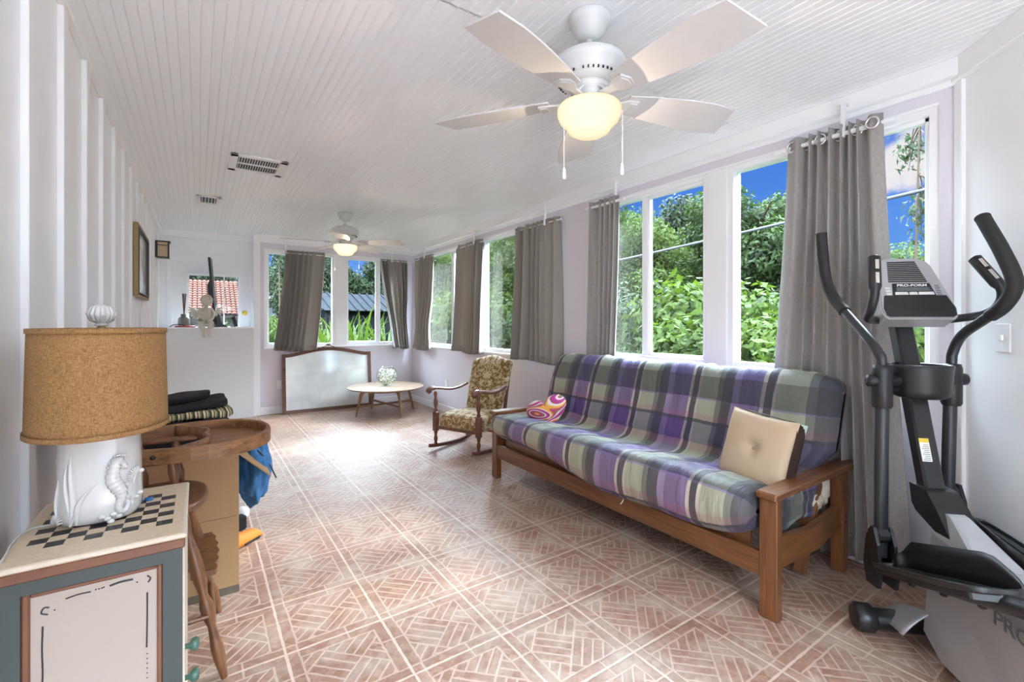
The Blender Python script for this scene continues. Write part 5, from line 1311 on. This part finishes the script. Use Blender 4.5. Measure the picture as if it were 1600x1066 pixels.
mb = MB(); mb.box(-.022, .022, -.06, .06, 0, .135, Matrix.Rotation(R(-16), 4, 'Y') @ Matrix.Rotation(R(20), 4, 'Z'), b=.002); obj('frame', mb, M_black, t)
mb = MB(); mb.bar((-.02, 0, .10), (-.09, 0, .0), .03, .004); obj('easel_leg', mb, M_black, t)
t = thing('reed_diffuser', (-.145, 7.13, ZP + .022), 0, 'grey reed diffuser bottle with brown reeds on the partition', 'diffuser')
mb = MB(); mb.lathe([(0, 0), (.058, 0), (.064, .008), (.064, .085), (.05, .105), (.035, .112), (.035, .145), (0, .145)], n=28); obj('bottle', mb, plain('grey_glass', (.22, .21, .20), .4), t)
mb = MB(); rr = random.Random(2)
for k in range(9): a = rr.uniform(0, 6.28); mb.tube([(0, 0, .10), (.022 * math.cos(a), .022 * math.sin(a), .40)], .0035, 6)
obj('reeds', mb, plain('reeds', (.13, .06, .035), .8), t)
mb = MB(); mb.lathe([(0, 0), (.10, 0), (.115, .010), (.10, .020), (0, .018)], n=30, sy=.6); o = obj('red_dish', mb, plain('red_ceramic', (.42, .06, .045), .4), None, 'flat red dish under the reed diffuser', 'dish'); o.location = (-.13, 7.11, ZP)
mb = MB(); mb.tube(catmull([(-.16, -.03, .004), (-.12, -.05, .03), (-.06, -.06, .035), (.0, -.07, .02)], 6), .005, 6); mb.tube(catmull([(.10, -.05, .02), (.16, -.06, .018), (.22, -.05, .006)], 6), .005, 6); o = obj('cable', mb, M_black, None, 'black cable lying around the red dish on the partition', 'cable'); o.location = (-.13, 7.13, ZP)

# cherub : one continuous skinned body
ch = thing('cherub_statue', (.085, 7.03, ZP), R(6), 'pale stone winged cherub sitting on the partition edge with legs hanging', 'statue')
def skin(name, J, E_, m, parent, sub=2, root=0):
    me = bpy.data.meshes.new(name); me.from_pydata([j[:3] for j in J], E_, []); me.materials.append(m)
    o = bpy.data.objects.new(name, me); COL.objects.link(o); o.parent = parent
    o.modifiers.new('k', 'SKIN'); sv = me.skin_vertices[0].data
    for i, j in enumerate(J): sv[i].radius = (j[3], j[4] if len(j) > 4 else j[3]); sv[i].use_root = (i == root)
    o.modifiers.new('u', 'SUBSURF').render_levels = sub; o.modifiers['u'].levels = sub; o.modifiers['k'].use_smooth_shade = True
    return o
J = [(0, .05, .06, .058, .05), (0, .045, .13, .05, .042), (0, .03, .20, .055, .045), (0, .015, .25, .03, .03), (0, -.005, .285, .026),
     (-.045, .01, .055, .04), (-.06, -.065, .035, .034), (-.04, -.085, -.05, .022), (-.035, -.075, -.11, .015), (-.03, -.11, -.125, .013),
     (.045, .01, .055, .04), (.05, -.07, .045, .034), (.02, -.10, -.03, .022), (.015, -.095, -.105, .015), (.03, -.125, -.12, .013),
     (-.065, .02, .225, .024), (-.075, -.03, .16, .019), (-.02, -.085, .175, .014), (.01, -.07, .225, .013),
     (.065, .02, .225, .024), (.085, -.03, .16, .019), (.055, -.085, .10, .014), (.0, -.09, .085, .013)]
E_ = [(0, 1), (1, 2), (2, 3), (3, 4), (0, 5), (5, 6), (6, 7), (7, 8), (8, 9), (0, 10), (10, 11), (11, 12), (12, 13), (13, 14), (2, 15), (15, 16), (16, 17), (17, 18), (2, 19), (19, 20), (20, 21), (21, 22)]
skin('body', J, E_, M_stone, ch)
mb = MB(); hd = Matrix.Translation((.002, -.018, .335)) @ Matrix.Rotation(R(14), 4, 'X') @ Matrix.Rotation(R(8), 4, 'Y')
def headf(u, v):
    a = 2 * PI * u; t_ = PI * v; d = Vector((math.sin(t_) * math.cos(a), math.sin(t_) * math.sin(a), -math.cos(t_))); k = 1.0
    k += .16 * math.exp(-((d.x) ** 2 + (d.z + .12) ** 2) / .012) * (d.y < 0)                                  # nose
    for s_ in (-1, 1):
        k -= .10 * math.exp(-((d.x - s_ * .34) ** 2 + (d.z - .08) ** 2) / .02) * (d.y < 0)      # eyes
        k += .05 * math.exp(-((d.x - s_ * .42) ** 2 + (d.z + .32) ** 2) / .05) * (d.y < 0)      # cheeks
        k += .16 * math.exp(-((d.y - .05) ** 2 + (d.z + .05) ** 2) / .02) * (d.x * s_ > .8)      # ears
    k -= .06 * math.exp(-(d.x ** 2 / .04 + (d.z + .42) ** 2 / .003)) * (d.y < 0)                # mouth
    k += .04 * math.exp(-(d.x ** 2 / .05 + (d.z + .62) ** 2 / .02)) * (d.y < 0)                 # chin
    return (d.x * .060 * k, d.y * .062 * k, d.z * .070 * k)
mb.grid(headf, 48, 36, hd, cu=True); h_ = obj('head', mb, M_stone, ch)
mb = MB(); rr = random.Random(5)
for i in range(90):
    a = rr.uniform(0, 2 * PI); t_ = rr.uniform(.05, .62) * PI; d = Vector((math.sin(t_) * math.cos(a), math.sin(t_) * math.sin(a), math.cos(t_)))
    if d.y < -.45 and d.z < .45: continue
    mb.ball(Vector((d.x * .059, d.y * .062, d.z * .070)), .014, .014, .012, hd, n=8)
obj('curly_hair', mb, plain('aged_stone', (.55, .44, .32), .8), h_)
for s_ in (-1, 1):
    mb = MB()
    for row in range(3):
        for k in range(8 - row):
            a = R(38 - 19 * k - row * 6); L_ = .145 - .035 * row - .005 * k; c0 = Vector((s_ * .05, .05 - .010 * row, .20))
            d = Vector((s_ * (math.cos(a) * .75 + .45), .10, math.sin(a) * .9 - .12)); d.normalize()
            mb.tube([c0, c0 + d * L_ * .5, c0 + d * L_ * .9, c0 + d * L_], [.014, .021, .015, .003], 8, flat=.4)
    obj('wing', mb, M_stone, ch)
mb = MB()
for s_, x0_, y0_, z0_ in ((-1, -.03, -.118, -.127), (1, .03, -.133, -.122)):
    for k in range(5): mb.ball((x0_ + (k - 2) * .006, y0_ - .006 + abs(k - 1.5) * .0025, z0_), .0045 - .0004 * k, .007, .0045, n=8)
obj('toes', mb, M_stone, ch)
mb = MB(); mb.tube(catmull([(-.06, -.05, .0), (.0, -.085, .03), (.06, -.05, .0), (.07, .03, .01), (.0, .09, .02), (-.07, .03, .01)], 5), .016, 8, closed=True); obj('drape', mb, M_stone, ch)

# framed picture on the left wall
t = thing('framed_picture', (XL + .018, 4.77, 1.72), 0, 'gilt framed picture on the white batten wall, seen at a steep angle', 'picture')
mb = MB(); y_, z_ = .435, .272
for a, b, c, d in ((-y_, -y_ + .020, -z_, z_), (y_ - .020, y_, -z_, z_), (-y_ + .020, y_ - .020, -z_, -z_ + .020), (-y_ + .020, y_ - .020, z_ - .020, z_)): mb.box(.0, .032, a, b, c, d, b=.004)
obj('frame', mb, M_gold, t)
mb = MB()
for a, b, c, d in ((-y_ + .028, -y_ + .036, -z_ + .028, z_ - .028), (y_ - .036, y_ - .028, -z_ + .028, z_ - .028), (-y_ + .036, y_ - .036, z_ - .036, z_ - .028), (-y_ + .036, y_ - .036, -z_ + .028, -z_ + .036)): mb.box(.004, .036, a, b, c, d)
obj('inner_edge', mb, M_black, t)
g = G('pale_print'); v, x, y, z = g.xyz(); n_ = g.noise(v, 4, 4)
ins = g.ma('MULTIPLY', g.ma('LESS_THAN', g.ma('ABSOLUTE', y), .26), g.ma('LESS_THAN', g.ma('ABSOLUTE', z), .14))
c_ = g.mix(ins, (.72, .72, .70), g.ramp(n_, [(.35, (.50, .46, .42)), (.6, (.68, .66, .62))]))
mb = MB(); mb.box(.0, .014, -y_ + .03, y_ - .03, -z_ + .03, z_ - .03); obj('print', mb, g.bsdf(c_, .12), t)
# sconce
t = thing('wall_sconce', (XL, 6.72, 2.10), 0, 'small black lantern sconce with amber glass high on the left wall', 'wall lamp')
mb = MB(); 
mb.box(0, .015, -.05, .05, -.09, .10); mb.box(.0, .145, -.065, .065, .085, .10, b=.003); mb.box(.015, .135, -.06, .06, -.095, -.082, b=.003)
for x in (.018, .125):
    for y in (-.055, .055): mb.box(x - .006, x + .006, y - .006, y + .006, -.085, .09)
for y in (-.055, .055): mb.box(.018, .125, y - .004, y + .004, .045, .053)
mb.box(.121, .129, -.055, .055, .045, .053); obj('lantern_frame', mb, M_black, t)
mb = MB(); mb.box(.026, .118, -.049, .049, -.082, .085); obj('amber_glass', mb, plain('amber_glass', (.55, .42, .25), .3), t)
# ================================================================ OUTSIDE
import numpy as np
GZ = -.35
mb = MB()
for a, b, c, d in ((3.02, 60, -20, 60), (-40, 3.02, 7.62, 60)): mb.box(a, b, c, d, GZ - .1, GZ)
struct('ground', mb, M_lawn)
def leafmesh(name, blobs, n, size, mat_, seed, droop=.3, elong=2.0, shell=.55, nrm_up=.5):
    rg = np.random.default_rng(seed)
    w = np.array([b[3] * b[4] * b[5] for b in blobs]) ** .667; w /= w.sum()
    idx = rg.choice(len(blobs), n, p=w); B = np.array(blobs)[idx]
    d = rg.normal(size=(n, 3)); d /= np.linalg.norm(d, axis=1)[:, None]
    r = 1 - shell * rg.random(n) ** 1.6
    lump = 1 + .22 * np.sin(d[:, 0] * 7 + idx * 1.7) * np.sin(d[:, 1] * 6 + idx) * np.cos(d[:, 2] * 8 + idx * .6)
    c = B[:, :3] + d * (r * lump)[:, None] * B[:, 3:6]
    nn = d + rg.normal(size=(n, 3)) * .55 + np.array([0, 0, nrm_up]); nn /= np.linalg.norm(nn, axis=1)[:, None]
    t = np.cross(nn, rg.normal(size=(n, 3))); t /= np.linalg.norm(t, axis=1)[:, None]; t[:, 2] -= droop; t /= np.linalg.norm(t, axis=1)[:, None]
    s_ = np.cross(nn, t); s_ /= np.linalg.norm(s_, axis=1)[:, None]
    L = size * (.6 + .8 * rg.random(n))[:, None]; Wd = L / elong
    v = np.stack([c - t * L * .5, c + s_ * Wd * .5 - nn * Wd * .12, c + t * L * .5 - np.array([0, 0, 1]) * L * .12, c - s_ * Wd * .5 - nn * Wd * .12], 1).reshape(-1, 3)
    me = bpy.data.meshes.new(name); f = (np.arange(n * 4).reshape(n, 4))
    me.vertices.add(n * 4); me.vertices.foreach_set('co', v.ravel()); me.loops.add(n * 4); me.loops.foreach_set('vertex_index', f.ravel().astype(np.int32))
    me.polygons.add(n); me.polygons.foreach_set('loop_start', (np.arange(n) * 4).astype(np.int32)); me.materials.append(mat_); me.update(calc_edges=True)
    return me
def mobj(name, me, parent): o = bpy.data.objects.new(name, me); COL.objects.link(o); o.parent = parent; return o
def trunk_mb(h, r, seed, nb=6, spread=1.0):
    rr = random.Random(seed); mb = MB(); pts = [(0, 0, 0)]
    for i in range(1, 7): pts.append((pts[-1][0] + rr.uniform(-.12, .12), pts[-1][1] + rr.uniform(-.12, .12), h * i / 6))
    mb.tube(pts, [r * (1 - .11 * i) for i in range(7)], 10)
    for k in range(nb):
        i = 2 + k % 4; p = Vector(pts[i]); a = rr.uniform(0, 6.28); q = p + Vector((math.cos(a), math.sin(a), .9)) * spread * rr.uniform(.5, .9)
        mb.tube([p, p.lerp(q, .5) + Vector((0, 0, .08)), q], [r * .45, r * .3, r * .1], 7)
    return mb
def tree_blobs(seed, R_, z0, z1, nb):
    rr = random.Random(seed); out = []
    for i in range(nb):
        a = rr.uniform(0, 6.28); q = rr.uniform(0, .75) * R_; z = rr.uniform(z0 + .35, z1 - .4); k = 1 - .3 * abs((z - (z0 + z1) / 2) / (z1 - z0))
        s_ = rr.uniform(.5, .85) * k; out.append((q * math.cos(a), q * math.sin(a), z, s_, s_, s_ * .75))
    return out
P_tree = [(leafmesh('crown_a', tree_blobs(1, 1.8, 1.0, 5.0, 26), 21000, .115, L_mid, 1), 4.2), (leafmesh('crown_b', tree_blobs(2, 1.7, .7, 5.0, 26), 21000, .10, L_bright, 2), 4.2), (leafmesh('crown_c', tree_blobs(3, 1.8, .8, 4.9, 26), 21000, .12, L_dark, 3, droop=.6), 4.0)]
trunks = None
def tree(x, y, k, s_, rz, label, group=None, sz=None):
    t = thing('tree', (x, y, GZ), rz, label, 'tree', group); t.scale = (s_, s_, sz or s_)
    mobj('crown', P_tree[k][0], t)
    obj('trunk', trunk_mb(P_tree[k][1], .13, k * 10 + int(x * 7)), M_bark, t); return t
YT = 'trees in the garden beyond the window wall'
spots = [(10.2, 3.0, 1, .62, 'low bright tree whose top meets the sky in the nearest window pane'), (10.6, 5.7, 0, .98, 'tall tree beside the patch of sky left of the long grey curtain'), (10.4, 8.4, 1, .98, 'bright leafy tree behind the middle of the futon windows'),
         (9.6, 11.0, 0, 1.12, 'mid green tree filling the left pane beside the pilaster'), (9.6, 13.8, 1, 1.15, 'leafy green tree seen between the two wider short curtains'), (9.4, 16.6, 1, 1.15, 'mid green tree seen through the far windows of the window wall'),
         (9.4, 19.6, 1, 1.2, 'leafy tree seen through the last window before the back corner'), (13.5, 10.0, 2, 1.2, 'tall dark tree standing behind the garden row'), (14.0, 16.0, 2, 1.3, 'tall dark tree farthest behind the garden row')]
for i, (x, y, k, s_, lab) in enumerate(spots): tree(x, y, k, s_, i * 1.3, lab, YT)
for i, (x, y, k, s_, lab) in enumerate([(3.4, 17.5, 0, 1.0, 'tree behind the grey shed roof seen in the back window'), (6.2, 17.0, 2, 1.1, 'dark tree behind the right end of the grey shed'), (3.0, 15.2, 2, .80, 'dark tree beside the left curtain of the back wall'), (-.2, 27.0, 2, 1.2, 'tree behind the terracotta roof')]): tree(x, y, k, s_, i * 2.1 + .5, lab, 'trees beyond the back wall')
# thin branches hanging in front of the sky
def sprig(x, y, z, seed, n, label, R_=.5, H_=.9, m=L_blue):
    t = thing('slender_tree', (x, y, GZ), 0, label, 'tree'); rr = random.Random(seed); z -= GZ
    bl = [(rr.uniform(-R_, R_), rr.uniform(-R_, R_), z + rr.uniform(-H_, H_), .16, .16, .22) for _ in range(14)]
    mobj('leaves', leafmesh('sprig', bl, n, .075, m, seed, droop=.8, elong=2.4, shell=.95), t)
    mb = MB(); mb.tube([(0, 0, 0), (.03, .06, z * .5), (0, 0, z + H_)], [.022, .016, .010], 7)
    for b in bl: mb.tube([(0, 0, min(b[2] + .3, z + H_)), (b[0] * .5, b[1] * .5, b[2] + .2), (b[0], b[1], b[2] - .1)], [.010, .007, .003], 5)
    obj('trunk', mb, M_bark, t); return t
sprig(7.6, 1.95, 3.0, 4, 620, 'slender sparse tree standing against the blue sky in the nearest window', .28, .8)
sprig(1.35, 10.4, 2.75, 6, 900, 'slender dark tree against the sky at the left edge of the back window', .55, .35, L_dark)
# bushes
P_bush = [leafmesh('bush_a', tree_blobs(11, .9, .0, 1.9, 12), 7000, .12, L_bright, 21, elong=1.9), leafmesh('bush_b', tree_blobs(12, .95, .0, 1.8, 12), 7500, .10, L_mid, 22), leafmesh('bush_c', tree_blobs(13, .9, .0, 1.8, 12), 7500, .085, L_dark, 23)]
bl_ = [(6.2, 1.9, 0, 1.15, 'yellow-green bush low in the nearest window behind the exercise machine'), (7.4, 3.2, 1, 1.3, 'leafy bush between the nearest window and the long curtain'), (6.0, 3.3, 0, 1.0, 'bright broad-leaved bush at the sill left of the long grey curtain'), (7.2, 4.6, 0, 1.35, 'bright bush rising in the pane beside the long curtain'),
       (5.6, 4.7, 1, .85, 'low green bush at the sill under the middle futon window'), (6.8, 6.2, 2, 1.35, 'dark fine-leaved bush behind the futon windows'), (5.6, 6.1, 0, .9, 'bright bush at the foot of the pane right of the pilaster curtain'), (7.0, 8.0, 0, 1.3, 'pale green bush behind the pilaster curtain'),
       (7.2, 10.0, 1, 1.4, 'green bush seen between the pilaster and the widest short curtain'), (7.0, 12.2, 0, 1.5, 'bright bush low in the clear pane left of the widest short curtain'), (7.4, 14.6, 0, 1.5, 'green bush low in the far windows'), (7.8, 17.4, 0, 1.6, 'bright bush nearest the back corner outside'), (8.6, 1.4, 1, 1.3, 'green bush farther off behind the yellow-green one')]
for i, (x, y, k, s_, lab) in enumerate(bl_):
    t = thing('bush', (x, y, GZ), i * 1.1, lab, 'bush', 'bushes outside the window wall'); t.scale = (s_, s_, s_ * .95); mobj('leaves', P_bush[k], t)
    mb = MB(); rr = random.Random(i)
    for q in range(6): mb.tube([(0, 0, 0), (rr.uniform(-.3, .3), rr.uniform(-.3, .3), .7), (rr.uniform(-.6, .6), rr.uniform(-.6, .6), 1.4)], [.03, .02, .008], 6)
    obj('stem', mb, M_bark, t)
# strap-leaved plants by the back windows
def strap(x, y, seed, label, H_=1.4, n=46):
    rr = random.Random(seed); t = thing('ginger_plant', (x, y, GZ), 0, label, 'plant', 'strap-leaved plants outside the back windows'); mb = MB()
    for i in range(n):
        a = rr.uniform(0, 6.28); L_ = H_ * rr.uniform(.6, 1.1); lean = rr.uniform(.15, .6); w = rr.uniform(.025, .045); r0 = rr.uniform(0, .18); c, s_ = math.cos(a), math.sin(a)
        def f(u, v):
            q = r0 + lean * L_ * u ** 1.8; z = L_ * u * (1.0 - .35 * lean * u * u) + .3 * rr.random() * 0
            ww = w * math.sin(PI * min(1, .12 + .88 * u)) ** .7 * (2 * v - 1)
            return (c * q - s_ * ww, s_ * q + c * ww, z + .01 * abs(2 * v - 1))
        mb.grid(f, 7, 2)
    obj('leaves', mb, L_bright, t); return t
strap(2.05, 8.7, 1, 'strap-leaved plant left of the centre of the right back window', 2.0)
strap(2.55, 8.9, 2, 'strap-leaved plant in front of the grey shed wall', 2.1)
strap(3.15, 9.1, 3, 'strap-leaved plant at the right edge of the right back window', 1.9)
strap(1.65, 9.0, 4, 'strap-leaved plant behind the post between the back windows', 1.9)
t = thing('bush', (1.35, 9.9, GZ), 0, 'bright bush in front of the wooden fence at the left back window', 'bush'); t.scale = (.62, .62, .95); mobj('leaves', P_bush[0], t)
t = thing('bush', (.35, 11.0, GZ), 0, 'low green bush seen at the foot of the door window', 'bush'); t.scale = (.9, .7, .95); mobj('leaves', P_bush[1], t)
# shed
sh_ = thing('garden_shed', (4.1, 13.4, GZ), R(4), 'grey metal shed with a ribbed roof behind the back windows', 'shed')
mb = MB(); mb.box(-1.5, 1.6, -.9, 1.0, 0, 1.95)
for k in range(24): x = -1.48 + 3.05 * k / 23; mb.box(x - .02, x + .02, -.925, -.90, 0, 1.95)
obj('shed_wall', mb, M_shed, sh_)
mb = MB(); v = [(-1.65, -1.1, 1.92), (1.75, -1.1, 1.92), (1.75, .05, 2.42), (-1.65, .05, 2.42), (1.75, 1.2, 1.92), (-1.65, 1.2, 1.92)]
mb.add(v, [(0, 1, 2, 3), (3, 2, 4, 5)]); 
for k in range(16): x = -1.6 + 3.3 * k / 15; mb.bar((x, -1.1, 1.94), (x, .05, 2.44), .035, .03)
obj('ribbed_roof', mb, M_roofm, sh_, solid=.01)
# fence, neighbour houses
def fence(x0, y0, x1, y1, h, label):
    t = thing('wooden_fence', (x0, y0, GZ), math.atan2(y1 - y0, x1 - x0), label, 'fence'); L_ = math.hypot(x1 - x0, y1 - y0); n = int(L_ / .15); mb = MB()
    for k in range(n): mb.box(k * .15, k * .15 + .138, -.01, .01, .03, h + .02 * ((k * 7) % 3 - 1))
    obj('boards', mb, M_fence, t); mb = MB(); mb.box(0, L_, .01, .05, .3, .38); mb.box(0, L_, .01, .05, h - .35, h - .27); obj('rail', mb, M_fence, t)
fence(-2.5, 11.6, 2.6, 11.9, 1.75, 'weathered wooden fence low in the left back window')
fence(12.2, -1, 12.2, 24, 1.9, 'weathered wooden fence behind the garden trees')
hs = thing('neighbour_house', (.2, 17.5, GZ), 0, 'house with a terracotta tiled roof seen through the door window', 'house')
mb = MB(); mb.box(-3.5, .75, 0, 5, 0, 1.95); obj('wall', mb, M_stucco, hs)
mb = MB(); 
for r_ in range(14):
    y = -.35 + 2.2 * r_ / 14; z = 1.85 + 1.2 * r_ / 14
    for k in range(36): x = -3.7 + 4.6 * k / 35; mb.tube([(x, y, z), (x, y + .19, z + .085)], [.078, .065], 8, cap=False)
obj('tiled_roof', mb, M_tile, hs)
h2 = thing('neighbour_house', (3.6, 26, GZ), 0, 'pale blue-grey house far off at the left edge of the back window', 'house')
mb = MB(); mb.box(-2.5, 2.5, 0, 5, 0, 2.9); obj('wall', mb, plain('blue_grey_siding', (.015, .018, .024), .8), h2)
mb = MB(); mb.add([(-2.8, -.3, 2.8), (2.8, -.3, 2.8), (2.2, 2.5, 4.0), (-2.2, 2.5, 4.0), (2.8, 5.3, 2.8), (-2.8, 5.3, 2.8)], [(0, 1, 2, 3), (3, 2, 4, 5), (0, 3, 5), (1, 4, 2)]); obj('roof', mb, plain('grey_shingle', (.010, .011, .013), .9), h2)
# overhead cable
c = thing('utility_cable', (5.5, 0, 0), 0, 'grey overhead cable crossing behind the window panes near the top', 'cable')
mb = MB(); mb.tube([(0, -.5, 2.52), (0, 1.05, 2.49), (0, 3.0, 2.36), (0, 4.9, 2.25), (.2, 7.5, 2.2)], .017, 8); obj('cable', mb, plain('cable_grey', (.03, .032, .035), .9), c)
